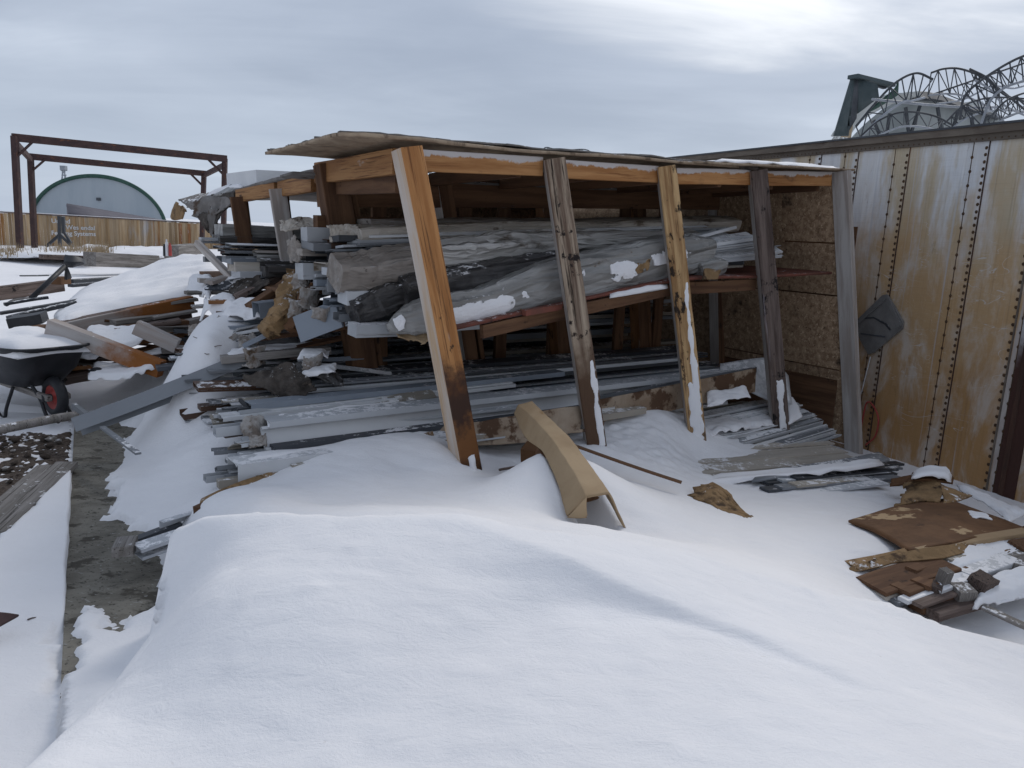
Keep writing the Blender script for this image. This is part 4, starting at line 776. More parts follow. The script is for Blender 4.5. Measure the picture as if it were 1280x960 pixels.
# left ends of the shelf stack
LE = [  # px, py, Y, length, w, h, mat, kind, label
 (374, 339, 5.42, 2.2, .16, .115, 'light_metal', 'box', 'square light grey box end facing left, largest of the flashing ends'),
 (406, 339, 5.15, 2.2, .12, .05, 'light_metal', 'box', 'flat pale flashing end just left of the fat grey-brown bundle'),
 (414, 358, 5.06, 2.2, .14, .09, 'light_metal', 'N', 'pale blue-grey flashing under the fat grey-brown bundle'),
 (380, 293, 5.45, 1.9, .13, .10, 'light_metal', 'box', 'pale box end with a dark lower half at the top of the shelf stack'),
 (384, 307, 5.38, 2.6, .24, .05, 'grey_metal', 'box', 'wide flat grey trim below the pale box end'),
 (372, 315, 5.45, 2.6, .20, .05, 'brown_wrap', 'box', 'flat brownish board under the wide flat grey trim'),
 (428, 371, 4.98, .55, .16, .09, 'light_metal', 'box', 'pale folded flashing with a slanted cut left of the dark bundle'),
 (440, 412, 4.88, .42, .14, .085, 'light_metal', 'box', 'pale grey flashing end hanging over the rear left post'),
 (420, 396, 5.0, 1.8, .10, .05, 'grey_metal', 'U', 'grey channel end stacked above the hanging pale flashing'),
 (408, 378, 5.1, 1.8, .12, .05, 'blue_metal', 'C', 'bluish channel end in the heap of flashing ends'),
 (243, 300, 7.1, 2.4, .12, .06, 'light_metal', 'box', 'long grey rail jutting out furthest left of the shed'),
 (281, 314, 6.6, 1.6, .3, .13, 'dark_metal', 'N', 'dark grey box trough under the long grey rail'),
 (283, 325, 6.55, 1.7, .3, .05, 'blue_metal', 'box', 'blue-grey strip under the dark box trough'),
 (289, 333, 6.5, 1.8, .25, .08, 'beige_wrap', 'box', 'beige wrapped length under the blue-grey strip'),
 (296, 343, 6.4, 1.7, .2, .05, 'light_metal', 'box', 'pale strip under the beige wrapped length'),
 (255, 324, 7.0, .5, .08, .05, 'grey_metal', 'box', 'short grey stub jutting left under the long grey rail'),
 (273, 289, 7.3, 1.1, .3, .13, 'grey_wrap', 'box', 'grey wrapped box on the back shelf under the torn roofing'),
 (270, 298, 7.25, 1.2, .3, .06, 'dark_wrap', 'box', 'dark flat parcel under the grey wrapped box'),
]
for px, py, Yd, L, wd, h, mt, kd, lb in LE:
    A = P(px, py, Yd)
    if h >= .06 and 'wrap' not in mt and L > 1 and 'box end' not in lb and 'flashing' not in lb:
        nlay = max(2, int(h/.022))
        for q_ in range(nlay):
            piece('metal_strip', A+Z*(h*((q_+.5)/nlay-.5))+F*J(.07)+DD*J(.03), A+F*(L+J(.1))+Z*(h*((q_+.5)/nlay-.5))+DD*J(.03), wd*R.uniform(.75, 1.1), h/nlay*.8, R.choice([mt, mt, 'light_metal', 'grey_metal']), R.choice(['box', 'N', 'L', 'box']), 'one layer of the '+lb.split(',')[0], 'metal strip', 'layers of the '+' '.join(lb.split()[:4]), J(.05), .004)
        continue
    piece('metal_strip' if 'wrap' not in mt else 'wrapped_length', A, A+F*L+Z*J(.02), wd, h, mt, kd, lb, 'metal trim' if 'wrap' not in mt else 'wrapped length', None, J(.06), .005)
for i in range(26):
    py = R.uniform(335, 418); px = 372+(py-335)*.75+R.uniform(0, 30); Yd = 5.45-(py-335)*.006+R.uniform(0, .15)
    A = P(px, py, Yd); piece('metal_strip', A, A+(F+DD*J(.06)).normalized()*R.uniform(.8, 2)+Z*J(.03), R.uniform(.05, .14), R.uniform(.012, .045), R.choice(MM), R.choice(KINDS), 'small flashing end in the heap left of the fat grey-brown bundle', 'metal trim', 'flashing ends heaped on the left of the shelf', J(.5))
tag(sheet('crumpled_paper', [[P(346, 276, 5.9), P(352, 290, 5.8)], [P(370, 271, 5.9), P(372, 290, 5.75)], [P(404, 274, 5.9), P(404, 288, 5.75)]], 'beige_wrap', .012, .04, 6, 26, 18, .06, None, 81, fine=.008), 'crumpled beige paper around the top left of the shelf stack', 'paper')
tag(sheet('crumpled_paper', [[P(407, 281, 5.4), P(410, 303, 5.3)], [P(425, 279, 5.4), P(426, 302, 5.3)], [P(448, 279, 5.4), P(446, 302, 5.3)]], 'beige_wrap', .012, .03, 7, 22, 18, .05, None, 82, fine=.008), 'small wad of beige paper right of the pale box end', 'paper')
tag(sheet('crumpled_paper', [[P(355, 296, 5.6), P(365, 328, 5.5)], [P(372, 295, 5.5), P(380, 330, 5.4)]], 'brown_wrap', .012, .04, 7, 22, 18, .08, None, 83, fine=.01), 'hanging torn paper below the crumpled beige paper', 'paper')
tag(trim('flashing_sheet', P(372, 412, 5.35), P(424, 392, 5.2), .02, .19, 'blue_metal', 'box', None), 'slanted blue-grey flashing sheet under the flashing ends', 'flashing')
piece('plank', P(246, 303, 7.0), P(296, 354, 6.7), .05, .05, 'white_wood', 'box', 'frosted stick leaning diagonally at the left end of the shed', 'plank')
# shelf stacks further in (upper shelf) and the back bay
fill(14, .1, 4.0, .75, 1.35, 1.36, 1.62, DM+['beige_wrap'], 'dusty length lying in the shadow on the red shelf', 'dusty lengths on the red shelf', .3, .3, (.1, .24), (.03, .07), slope=.06)
fill(26, -.3, 4.2, 1.75, 3.3, .0, .75, DM, 'dusty trim stacked deep in the back bay', 'dusty trims in the back bay', .4, .3, (.12, .26), (.03, .07))
fill(12, .3, 4.2, 1.75, 2.6, .75, 1.02, ['grey_metal', 'beige_metal', 'light_metal', 'brown_metal'], 'lighter dusty trim topping the back bay stack', 'lighter trims topping the back bay stack', .4, .3, (.1, .22), (.02, .05))
fill(12, -.1, 4.0, 1.8, 3.4, 1.22, 1.5, ['grey_metal', 'dark_wrap', 'brown_wrap', 'grey_wrap'], 'grey length on the back shelf', 'lengths on the back shelf', .25, .3, (.14, .3), (.04, .09))
fill(20, -.75, 1.6, 1.45, 2.4, .42, .72, DM+['brown_metal'], 'dark board end in the layered stack behind the rear left post', 'dark boards behind the rear left post', .25, .3, (.1, .22), (.015, .03))
# --- rubble heap at the left end
HB = [ # torn boards / tarps / timbers
 ('torn_tarp', [[P(302, 474, 4.95), P(322, 487, 4.9), P(352, 502, 4.85)], [P(325, 464, 5.0), P(350, 474, 4.95), P(375, 498, 4.9)], [P(368, 458, 5.05), P(388, 470, 5.0), P(408, 492, 4.95)]], 'burnt_cloth', .05, 'shredded black tarpaulin bunched at the left end of the floor stack'),
 ('torn_tarp', [[P(330, 460, 5.1), P(345, 476, 5.0)], [P(372, 452, 5.2), P(380, 474, 5.05)], [P(430, 462, 5.3), P(432, 480, 5.1)]], 'dark_wrap', .04, 'dark crumpled wrapping just above the shredded tarpaulin'),
 ('torn_roofing', [[P(284, 360, 6.5), P(292, 378, 6.3)], [P(300, 350, 6.5), P(308, 372, 6.25)], [P(330, 344, 6.4), P(340, 352, 6.2)]], 'burnt_cloth', .03, 'curled snow-topped roofing scrap at the back left of the rubble heap'),
]
for k, (nm, g, mt, am, lb) in enumerate(HB):
    tag(sheet(nm, g, mt, .012, am, 6, 44, 34, .05, None, 120+k, fine=.006), lb, nm.replace('torn_', '').replace('_roll', ''))
tag(wrap('cardboard_roll', [P(366, 342, 5.9), P(366, 362, 5.75), P(358, 385, 5.6), P(344, 405, 5.5), P(330, 418, 5.45)], [.10, .16, .20, .17, .10], [.10, .14, .16, .13, .05], 'torn_cardboard', None, 123, 60, 26, .05, 6), 'torn brown cardboard roll slumping down from the shelf', 'cardboard')
tag(wrap('cardboard_roll', [P(380, 372, 5.6), P(376, 392, 5.5), P(366, 414, 5.4)], [.08, .12, .08], [.08, .10, .06], 'wet_cardboard', None, 124, 40, 20, .04, 7), 'darker brown crumpled cardboard beside the torn cardboard roll', 'cardboard')
def rag(px, py, Yd, s, mt, k, lb, nm='insulation_scrap', cat='scrap'):
    c = P(px, py, Yd); g = [[c+F*(i-1)*s+DD*J(.03)+Z*((j-1)*s*.7+J(.03))-DD*(.03*(1-abs(i-1))) for j in range(3)] for i in range(3)]
    tag(sheet(nm, g, mt, .010, s*.45, 6/s*.09, 24, 20, .06, None, k, fine=.007), lb, cat, 'torn scraps in the rubble heap')
lbr = 'torn pale insulation scrap in the rubble heap left of the shed'
for k, (px, py, Yd, s, mt) in enumerate([(272, 410, 6.0, .10, 'insulation'), (283, 424, 5.85, .09, 'insulation'), (296, 430, 5.75, .09, 'insulation'), (308, 428, 5.65, .07, 'insulation'), (246, 408, 6.2, .08, 'insulation'), (378, 352, 5.5, .09, 'insulation'), (386, 368, 5.4, .09, 'insulation'), (372, 382, 5.45, .08, 'insulation'), (318, 446, 5.45, .10, 'insulation'), (390, 452, 5.2, .08, 'insulation'), (318, 533, 4.42, .08, 'insulation'), (322, 548, 4.3, .05, 'insulation'), (400, 388, 5.25, .09, 'insulation')]):
    rag(px, py, Yd, s, mt, 140+k, lbr)
RB = [ # timbers and boards in the heap
 ((296, 372, 6.25), (350, 345, 6.5), .11, .05, 'dark_old_wood', 'dark mossy timber slanting up in the rubble heap', 'timber'),
 ((312, 386, 6.0), (364, 350, 6.3), .09, .07, 'brown_wood', 'brown timber slanting up in front of the dark mossy one', 'timber'),
 ((255, 445, 5.75), (372, 438, 5.9), .05, .03, 'white_wood', 'thin frosted lath jutting left above the grey gutter', 'plank'),
 ((276, 449, 5.35), (412, 437, 5.7), .10, .055, 'grey_plank', 'snow-topped grey plank end above the grey gutter', 'plank'),
 ((262, 385, 6.3), (330, 380, 6.6), .10, .02, 'grey_plank', 'grey board end under snow at the top left of the heap', 'plank'),
 ((320, 388, 5.85), (352, 384, 6.0), .12, .12, 'blue_metal', 'dark blue metal box end in the rubble heap', 'metal box'),
 ((282, 412, 5.85), (335, 410, 6.1), .14, .06, 'blue_metal', 'bluish slatted metal vent in the rubble heap', 'metal vent'),
 ((300, 424, 5.75), (330, 420, 5.9), .10, .03, 'dark_metal', 'small dark plate below the bluish vent', 'metal plate'),
 ((305, 432, 5.6), (352, 410, 5.65), .08, .03, 'blue_metal', 'bluish bent flashing below the torn cardboard', 'flashing'),
 ((232, 366, 6.9), (300, 366, 7.2), .12, .03, 'grey_plank', 'grey board jutting left under the shed corner', 'plank'),
 ((248, 350, 7.0), (300, 352, 7.2), .12, .04, 'white_wood', 'frosted board jutting left just below the grey stub', 'plank'),
 ((240, 384, 6.6), (300, 378, 6.8), .16, .02, 'grey_plank', 'grey sheet end below the jutting boards', 'plank'),
 ((300, 500, 4.75), (312, 512, 4.62), .015, .02, 'dark_metal', 'short dark wire end beside the black tarpaulin', 'wire'),
]
for a, b, wd, h, mt, lb, ct in RB:
    A, B = P(*a), P(*b)
    if 'metal' in mt: tag(trim(ct.replace(' ', '_'), A, B, wd, h, mt, 'N'), lb, ct)
    else: tag(beam(ct, A, B, wd, h, mt, None), lb, ct)
fill(22, -.85, .6, .9, 1.8, .18, .56, ['grey_metal', 'dark_metal', 'brown_metal', 'light_metal', 'beige_metal'], 'scrap strip poking out of the rubble heap left of the shed', 'scrap strips in the rubble heap', .25, .3, (.06, .16), (.012, .04), yaw=.2, tilt=.05)
fill(12, -.8, .5, 2.2, 3.4, .45, .95, ['grey_plank', 'grey_metal', 'light_metal', 'dark_metal'], 'scrap length under snow at the back of the rubble heap', 'scrap lengths at the back of the heap', .2, .3, (.08, .2), (.02, .05), yaw=.2, tilt=.05)
for k, (g, th, lb) in enumerate([
 ([[P(250, 400, 6.3), P(256, 378, 6.6)], [P(280, 388, 6.2), P(280, 372, 6.5)], [P(300, 392, 6.1), P(300, 380, 6.35)]], .09, 'rounded snow cap on the rubble heap beside the snowdrift'),
 ([[P(275, 402, 6.0), P(290, 382, 6.2)], [P(300, 400, 5.95), P(312, 378, 6.2)], [P(325, 396, 5.9), P(328, 384, 6.1)]], .09, 'rounded snow cap over the bluish vent'),
 ([[P(278, 360, 6.7), P(285, 340, 6.9)], [P(300, 350, 6.6), P(305, 337, 6.8)], [P(322, 345, 6.5), P(325, 336, 6.6)]], .07, 'snow cap on the curled roofing scrap'),
 ([[P(282, 446, 5.35), P(290, 435, 5.6)], [P(340, 442, 5.5), P(345, 432, 5.75)], [P(395, 436, 5.65), P(395, 428, 5.9)]], .03, 'thin snow along the grey plank above the gutter'),
 ([[P(372, 448, 5.2), P(378, 438, 5.4)], [P(410, 446, 5.3), P(412, 438, 5.5)]], .04, 'small snow patch beside the rear left post'),
 ([[P(376, 470, 5.0), P(384, 460, 5.2)], [P(418, 466, 5.1), P(420, 457, 5.3)]], .035, 'small snow patch on the dark wrapping'),
 ([[P(232, 366, 7.2), P(240, 345, 7.5)], [P(262, 372, 6.8), P(268, 350, 7.2)]], .07, 'snow heaped on the boards jutting from the shed corner'),
]): snowpad('snow_cover', g, th*.7, 40, 26, None, 160+k, .5, label=lb)
# more broken laths and strips tangled through the heap
for i in range(46):
    py = R.uniform(345, 455); px = 262+R.uniform(-12, 95)+(py-345)*.25; Yd = 6.75-(py-345)*.0125+J(.12)
    A = P(px, py, Yd); d_ = (F*R.uniform(.5, 1)+DD*J(.5)+Z*J(.22)).normalized()
    if i % 3 == 0: tag(beam('plank', A, A+d_*R.uniform(.35, 1.1), R.uniform(.05, .13), R.uniform(.02, .045), R.choice(['brown_wood', 'grey_plank', 'dark_old_wood', 'rust_wood', 'frosted_timber']), None, segs=5, wob=.006), 'broken plank tangled in the rubble heap left of the shed', 'plank', 'broken planks in the rubble heap')
    else: piece('metal_strip', A, A+d_*R.uniform(.4, 1.3), R.uniform(.04, .13), R.uniform(.01, .03), R.choice(['light_metal', 'grey_metal', 'dark_metal', 'white_metal', 'brown_metal', 'blue_metal']), R.choice(KINDS), 'bent strip tangled in the rubble heap left of the shed', 'metal strip', 'bent strips tangled in the rubble heap', J(.8), .004, R.uniform(0, .03), J(.5))
# the grey gutter leaning out of the heap
gt = empty('gutter', P(95, 545, 4.95), 'long dark grey gutter leaning from the heap down onto the concrete path', 'gutter')
gA, gB = P(96, 534, 5.05), P(312, 450, 5.5)
trim('gutter_channel', gA, gB, .13, .10, 'gutter_metal', 'N', gt, roll=-.5, t=.006, sag=.01)
trim('gutter_lip', gA+Z*.052, gB+Z*.052, .02, .012, 'light_metal', 'box', gt, roll=-.5, sag=.01)
tag(trim('strip_stick', P(92, 507, 5.5), P(113, 523, 5.3), .03, .04, 'grey_metal', 'box'), 'short grey strip propped against the foot of the gutter', 'metal strip')
tag(trim('metal_strip', P(128, 534, 4.95), P(173, 567, 4.5), .035, .015, 'grey_metal', 'box'), 'thin grey strip lying across the edge of the concrete path', 'metal strip')
# buried trims where the big drift begins
tag(trim('metal_strip', P(172, 690, 3.35), P(225, 672, 3.5), .10, .05, 'light_metal', 'C'), 'white channel end poking out where the drift meets the path', 'metal trim')
tag(trim('metal_strip', P(162, 679, 3.5), P(225, 655, 3.7), .05, .03, 'dark_metal', 'box'), 'dark trim above the white channel at the edge of the drift', 'metal trim')
tag(trim('metal_strip', P(202, 657, 3.6), P(244, 644, 3.75), .04, .04, 'light_metal', 'L'), 'thin pale angle at the upper edge of the drift', 'metal trim')
tag(trim('concrete_block_strip', P(153, 690, 3.3), P(160, 676, 3.45), .09, .05, 'grey_plank', 'box'), 'small grey wood block at the end of the buried trims', 'block')
# ------------------------------------------------------------------ loose things in the middle ground
ct = empty('cardboard_tube', P(744, 648, 4.05), 'bent tan cardboard channel box leaning out of the snow with an open lower end', 'cardboard box')
sec = [((643, 516), (648, 506), (664, 502), (667, 508), 4.62, .02), ((658, 547), (671, 528), (688, 525), (692, 534), 4.42, .05), ((680, 566), (692, 552), (714, 551), (719, 563), 4.20, .07), ((697, 604), (714, 584), (738, 584), (745, 598), 3.97, .08), ((710, 645), (733, 622), (761, 617), (782, 661), 3.76, .08)]
rows = []
for lb, c, r, rb, Yd, w_ in sec:
    a, b, c_, d = P(*lb, Yd+.03), P(*c, Yd), P(*r, Yd+w_), P(*rb, Yd+w_*1.3)
    rows.append([a, a.lerp(b, .5), a.lerp(b, .93), b.lerp(c_, .07), b.lerp(c_, .5), b.lerp(c_, .93), c_.lerp(d, .07), c_.lerp(d, .5), d])
sheet('channel_shell', rows, 'cardboard', .011, .006, 5, 60, 64, 0, ct, 201, fine=.0012)
a0_, b0_, c0_, d0_ = [P(*q, sec[0][4]+e) for q, e in zip(sec[0][:4], (.03, 0, .02, .026))]
sheet('end_flap', [[a0_+Vector((0, .0, -.02)), b0_], [d0_+Vector((0, 0, -.02)), c0_]], 'cardboard', .01, .004, 5, 8, 8, 0, ct, 202)
sheet('channel_floor', [[P(650, 522, 4.68), P(664, 514, 4.68)], [P(690, 590, 4.26), P(724, 572, 4.3)], [P(716, 630, 3.95), P(752, 622, 4.05)]], 'wet_cardboard', .01, .01, 5, 20, 10, 0, ct, 203)
sheet('end_flap', [[P(709, 647, 3.785), P(721, 634, 3.77), P(733, 621, 3.758)], [P(722, 648, 3.77), P(728, 641, 3.765), P(733, 633, 3.76)], [P(733, 647, 3.77), P(733, 646, 3.765), P(733.5, 645, 3.76)]], 'cardboard', .009, .003, 5, 12, 12, 0, ct, 206)
tag(trim('wood_block', P(668, 560, 4.78), P(660, 571, 4.66), .10, .09, 'wet_cardboard', 'box'), 'small dark brown block in the snow beside the cardboard channel', 'block')
lt = tag(beam('lath', P(714, 556, 4.95), P(852, 603, 4.72), .035, .014, 'brown_wood', None, segs=8), 'thin broken lath lying across the snow right of the cardboard channel', 'lath')
tag(beam('stick', P(624, 588, 4.5), P(668, 579, 4.62), .018, .014, 'dark_old_wood', None, segs=6), 'dark twig frozen in the hollow by the orange post', 'stick')
tag(sheet('torn_board', [[P(846, 612, 4.85), P(848, 618, 4.75)], [P(880, 606, 4.9), P(885, 626, 4.6)], [P(897, 604, 4.9), P(912, 642, 4.45)], [P(915, 622, 4.7), P(930, 652, 4.37)], [P(945, 655, 4.42), P(950, 663, 4.3)]], 'torn_cardboard', .02, .03, 7, 40, 16, .07, None, 204, fine=.01), 'torn brown board breaking through the snow right of the cardboard channel', 'board')
sheet_lab = [((176, 690), 0)]
# ------------------------------------------------------------------ scrap pile and wheelbarrow on the left
def pl(name, a, b, wd, h, mt, lb, ct, grp=None, seed=0, up=Z, roll=0):
    return tag(beam(name, P(*a), P(*b), wd, h, mt, None, up=up, roll=roll, seed=seed), lb, ct, grp)
pl('board', (74, 405, 6.75), (236, 371, 7.75), .12, .03, 'dark_old_wood', 'dark sheet edge under the smooth snow on top of the left scrap pile', 'board')
pl('timber', (74, 414, 6.72), (240, 378, 7.72), .10, .14, 'frosted_timber', 'long orange-brown timber just under the dark sheet edge of the left pile', 'timber')
pl('timber', (80, 423, 6.74), (236, 393, 7.6), .14, .05, 'dark_old_wood', 'dark flat timber under the long orange-brown one', 'timber')
pl('timber', (62, 409, 6.25), (202, 461, 6.2), .10, .14, 'frosted_timber', 'long frosted timber slanting down across the front of the left pile', 'timber')
pl('timber', (170, 409, 6.45), (222, 432, 6.5), .10, .12, 'frosted_timber', 'short frosted timber slanting down at the right of the left pile', 'timber')
for k, (a, b, wd, h, mt) in enumerate([((140, 412, 6.8), (232, 402, 7.3), .15, .04, 'brown_wood'), ((150, 428, 6.6), (226, 418, 7.0), .15, .05, 'rust_wood'), ((148, 446, 6.5), (226, 428, 6.9), .14, .05, 'brown_wood'), ((140, 458, 6.4), (212, 440, 6.7), .12, .04, 'dark_old_wood'), ((70, 450, 6.6), (160, 437, 6.9), .14, .07, 'dark_old_wood'), ((60, 436, 6.9), (150, 432, 7.2), .14, .07, 'brown_wood'), ((70, 462, 6.5), (118, 446, 6.8), .13, .09, 'dark_old_wood'), ((78, 474, 6.4), (112, 468, 6.6), .12, .09, 'dark_old_wood'), ((20, 413, 7.0), (80, 410, 7.3), .3, .06, 'brown_wood'), ((18, 424, 6.9), (70, 422, 7.1), .2, .08, 'white_wood'), ((200, 380, 7.5), (246, 374, 7.7), .14, .03, 'grey_plank'), ((190, 398, 7.2), (244, 388, 7.5), .12, .025, 'grey_plank'), ((95, 432, 6.9), (130, 440, 6.7), .1, .05, 'white_wood')]):
    pl('board', a, b, wd, h, mt, 'old board end wedged in the left scrap pile under the snow slab', 'board', 'boards wedged in the left scrap pile', 300+k)
for k in range(34):
    px, py = R.uniform(70, 225), R.uniform(398, 470); py = max(py, 410-(px-75)*.2); Yd = 6.55+(px-75)*.004-(py-430)*.006+J(.1)
    A = P(px, py, Yd); d_ = (F*R.uniform(.6, 1)+DD*J(.45)+Z*J(.2)).normalized(); B = A+d_*R.uniform(.3, .9)
    tag(beam('splintered_board', A, B, R.uniform(.05, .15), R.uniform(.018, .05), R.choice(['brown_wood', 'rust_wood', 'dark_old_wood', 'grey_plank', 'frosted_timber', 'brown_wood']), None, segs=5, wob=.006, seed=900+k), 'splintered board tangled in the front of the left scrap pile', 'board', 'splintered boards tangled in the left scrap pile')
tag(polytube('pole', [P(118, 467, 6.2), P(140, 461, 6.25), P(162, 456, 6.3)], .014, 'black_plastic'), 'black pole lying in the snow below the slanting timber', 'pole')
bm = bmesh.new(); bmesh.ops.create_icosphere(bm, subdivisions=2, radius=.06); tag(link('ball', bm2me(bm, 'ball'), 'black_plastic', None, Matrix.Translation(P(121, 466, 6.15)) @ Matrix.Diagonal((1.1, 1, .8, 1)), True), 'black rounded lump at the end of the black pole', 'ball')
for k, (a, b, wd, h, mt, lb) in enumerate([((0, 392, 7.3), (104, 374, 8.1), .05, .03, 'dark_metal', 'dark long trim on the snow at the far left, upper of two'), ((10, 398, 7.1), (94, 378, 7.7), .06, .04, 'dark_metal', 'dark long trim on the snow at the far left, lower of two'), ((14, 403, 6.9), (56, 396, 7.0), .3, .09, 'black_plastic', 'black slab end at the left tip of the scrap pile'), ((5, 380, 7.9), (60, 372, 8.2), .05, .03, 'dark_metal', 'short dark rail in the snow beside the slanting black rod'), ((-40, 372, 8.8), (76, 356, 10), .12, .16, 'dark_old_wood', 'long dark beam lying on the snow at the left edge'), ((88, 352, 10), (158, 347, 11), .1, .05, 'dark_metal', 'dark strip in the snow behind the scrap pile'), ((88, 357, 9.6), (142, 353, 10.2), .1, .04, 'dark_metal', 'second dark strip in the snow nearer the scrap pile'), ((26, 345, 12), (60, 344, 12.5), .05, .02, 'dark_metal', 'faint dark line of metal in the far snow'), ((52, 321, 20), (126, 323, 21.5), .25, .12, 'dark_old_wood', 'dark low beam lying far off below the gantry'), ((112, 324, 20.5), (192, 327, 23), .4, .38, 'grey_plank', 'grey long beam lying far off at the foot of the snow'), ((214, 315, 21), (246, 312, 23), .4, .35, 'grey_plank', 'grey plank stack far off by the fence')]):
    pl('long_beam' if 'beam' in lb else 'metal_strip', a, b, wd, h, mt, lb, 'beam' if 'beam' in lb else 'trim', None, 330+k)
tl = empty('auger_frame', P(82, 352, 9.2), 'black rod frame with a small hopper standing on the left scrap pile', 'frame')
polytube('rod', [P(38, 374, 8.6), P(81, 333, 9.2)], .03, 'black_plastic', tl, sm=2); polytube('rod', [P(8, 381, 8.2), P(20, 375, 8.4), P(46, 373, 8.7)], .02, 'black_plastic', tl)
sheet('blade', [[P(81, 332, 9.2), P(84, 332, 9.2)], [P(82, 350, 9.2), P(88, 347, 9.3)]], 'black_plastic', .03, .01, 4, 6, 6, 0, tl, 5)
trim('block', P(70, 351, 9.2), P(83, 350, 9.4), .12, .09, 'wet_cardboard', 'box', tl)
sheet('hopper', [[P(82, 322, 9.1), P(82, 331, 9.0)], [P(90, 324, 9.1), P(90, 331.5, 9.0)], [P(99, 326, 9.2), P(98, 331, 9.1)], [P(103, 330, 9.3), P(101, 333, 9.2)]], 'black_plastic', .08, .02, 4, 14, 8, 0, tl, 6)
snowpad('snow_cover', [[P(70, 404, 6.7), P(70, 390, 7.6), P(96, 366, 9.2)], [P(150, 389, 7.25), P(160, 370, 8.2), P(180, 334, 9.8)], [P(236, 369, 7.75), P(236, 350, 8.6), P(228, 319, 9.8)], [P(288, 352, 8.0), P(282, 344, 8.7), P(262, 322, 9.8)]], .07, 70, 40, None, 21, .06, label='broad smooth slab of snow covering the left scrap pile')
for k, (g, th, lb) in enumerate([
 ([[P(104, 432, 6.4), P(110, 410, 6.8)], [P(150, 436, 6.4), P(150, 408, 6.9)], [P(196, 420, 6.6), P(190, 406, 7.0)]], .06, 'snow drifted among the boards behind the slanting timber'),
 ([[P(75, 445, 6.35), P(80, 425, 6.7)], [P(105, 448, 6.35), P(110, 432, 6.7)], [P(135, 446, 6.4), P(135, 436, 6.6)]], .06, 'snow drifted beneath the slanting timber'),
 ([[P(110, 474, 6.05), P(118, 458, 6.4)], [P(160, 472, 6.05), P(160, 455, 6.4)], [P(205, 455, 6.2), P(200, 446, 6.5)]], .08, 'snow banked below the slanting timber'),
 ([[P(148, 452, 6.4), P(160, 440, 6.7)], [P(215, 440, 6.6), P(216, 428, 6.9)]], .04, 'snow on the boards right of the slanting timber'),
]): snowpad('snow_cover', g, th*.6, 44, 28, None, 220+k, .45, label=lb)
# wheelbarrow
wb = empty('wheelbarrow', P(70, 520, 6.0), 'black wheelbarrow with a snow-filled tray and a red-hubbed wheel', 'wheelbarrow')
wd_ = Vector((.83, -.56, 0)).normalized(); wl = Z.cross(wd_); WC = P(69, 496, 6.0)
L_ = lambda x, y, z: WC+wd_*x+wl*y+Z*z
def ringpts(x0, x1, hw0, hw1, z, n=40, z1=None):
    out = []
    for k in range(n):
        a = 2*math.pi*k/n; c, s = math.cos(a), math.sin(a); u = math.copysign(abs(c)**.45, c); v = math.copysign(abs(s)**.45, s)
        x = (x0+x1)/2+u*(x1-x0)/2; hw = hw0+(hw1-hw0)*(u+1)/2; zz = z if z1 is None else z+(z1-z)*(u+1)/2
        out.append(L_(x, v*hw, zz))
    return out
bm = bmesh.new(); rs = [[bm.verts.new(p) for p in r] for r in (ringpts(-1.10, .12, .37, .33, .39, z1=.41), ringpts(-1.06, .08, .35, .31, .38, z1=.395), ringpts(-1.0, -.0, .30, .26, .22), ringpts(-.9, -.17, .22, .18, .07))]
for a, b in zip(rs[:-1], rs[1:]):
    for k in range(40): bm.faces.new((a[k], a[(k+1) % 40], b[(k+1) % 40], b[k]))
bm.faces.new(rs[-1])
tray = link('tray', bm2me(bm, 'tray'), 'black_plastic', wb, None, True); md = tray.modifiers.new('s', 'SOLIDIFY'); md.thickness = .008
polytube('tray_rim', ringpts(-1.10, .12, .37, .33, .395, z1=.415)+[ringpts(-1.10, .12, .37, .33, .395, z1=.415)[0]], .012, 'black_plastic', wb, 6, 2)
for s in (-1, 1):
    beam('handle', L_(.06, .07*s, .0), L_(-1.5, .30*s, .17), .04, .045, 'grey_plank', wb)
    polytube('leg', [L_(-.30, .18*s, .06), L_(-.40, .2*s, -.12), L_(-.45, .2*s, -.21), L_(-.55, .2*s, -.21), L_(-.62, .2*s, -.1), L_(-.72, .22*s, .07)], .014, 'black_plastic', wb)
    polytube('brace', [L_(-.12, .12*s, .1), L_(-.05, .09*s, -.02), L_(.04, .09*s, -.14), L_(.2, .08*s, -.16)], .014, 'black_plastic', wb)
wh = empty('wheel', WC); wh.parent = wb; wh.matrix_basis = wb.matrix_basis.inverted() @ Matrix.Translation(WC); 
bm = bmesh.new(); Rw, rw = .125, .042; rg = []
for i in range(28):
    a = 2*math.pi*i/28; rg.append([bm.verts.new(wd_*math.cos(a)*(Rw+rw*math.cos(b))+Z*math.sin(a)*(Rw+rw*math.cos(b))+wl*rw*math.sin(b)) for b in [2*math.pi*k/12 for k in range(12)]])
for i in range(28):
    for k in range(12): bm.faces.new((rg[i][k], rg[(i+1) % 28][k], rg[(i+1) % 28][(k+1) % 12], rg[i][(k+1) % 12]))
link('tyre', bm2me(bm, 'tyre'), 'black_plastic', wh, Matrix.Translation(WC), True)
bm = bmesh.new()
for r1, y1, r2, y2 in ((.098, .03, .06, .012), (.06, .012, .03, .03), (.098, -.03, .06, -.012), (.06, -.012, .03, -.03)):
    c1_ = [bm.verts.new(wd_*math.cos(2*math.pi*k/24)*r1+Z*math.sin(2*math.pi*k/24)*r1+wl*y1) for k in range(24)]; c2_ = [bm.verts.new(wd_*math.cos(2*math.pi*k/24)*r2+Z*math.sin(2*math.pi*k/24)*r2+wl*y2) for k in range(24)]
    for k in range(24): bm.faces.new((c1_[k], c1_[(k+1) % 24], c2_[(k+1) % 24], c2_[k]))
link('rim', bm2me(bm, 'rim'), 'red_paint', wh, Matrix.Translation(WC), True)
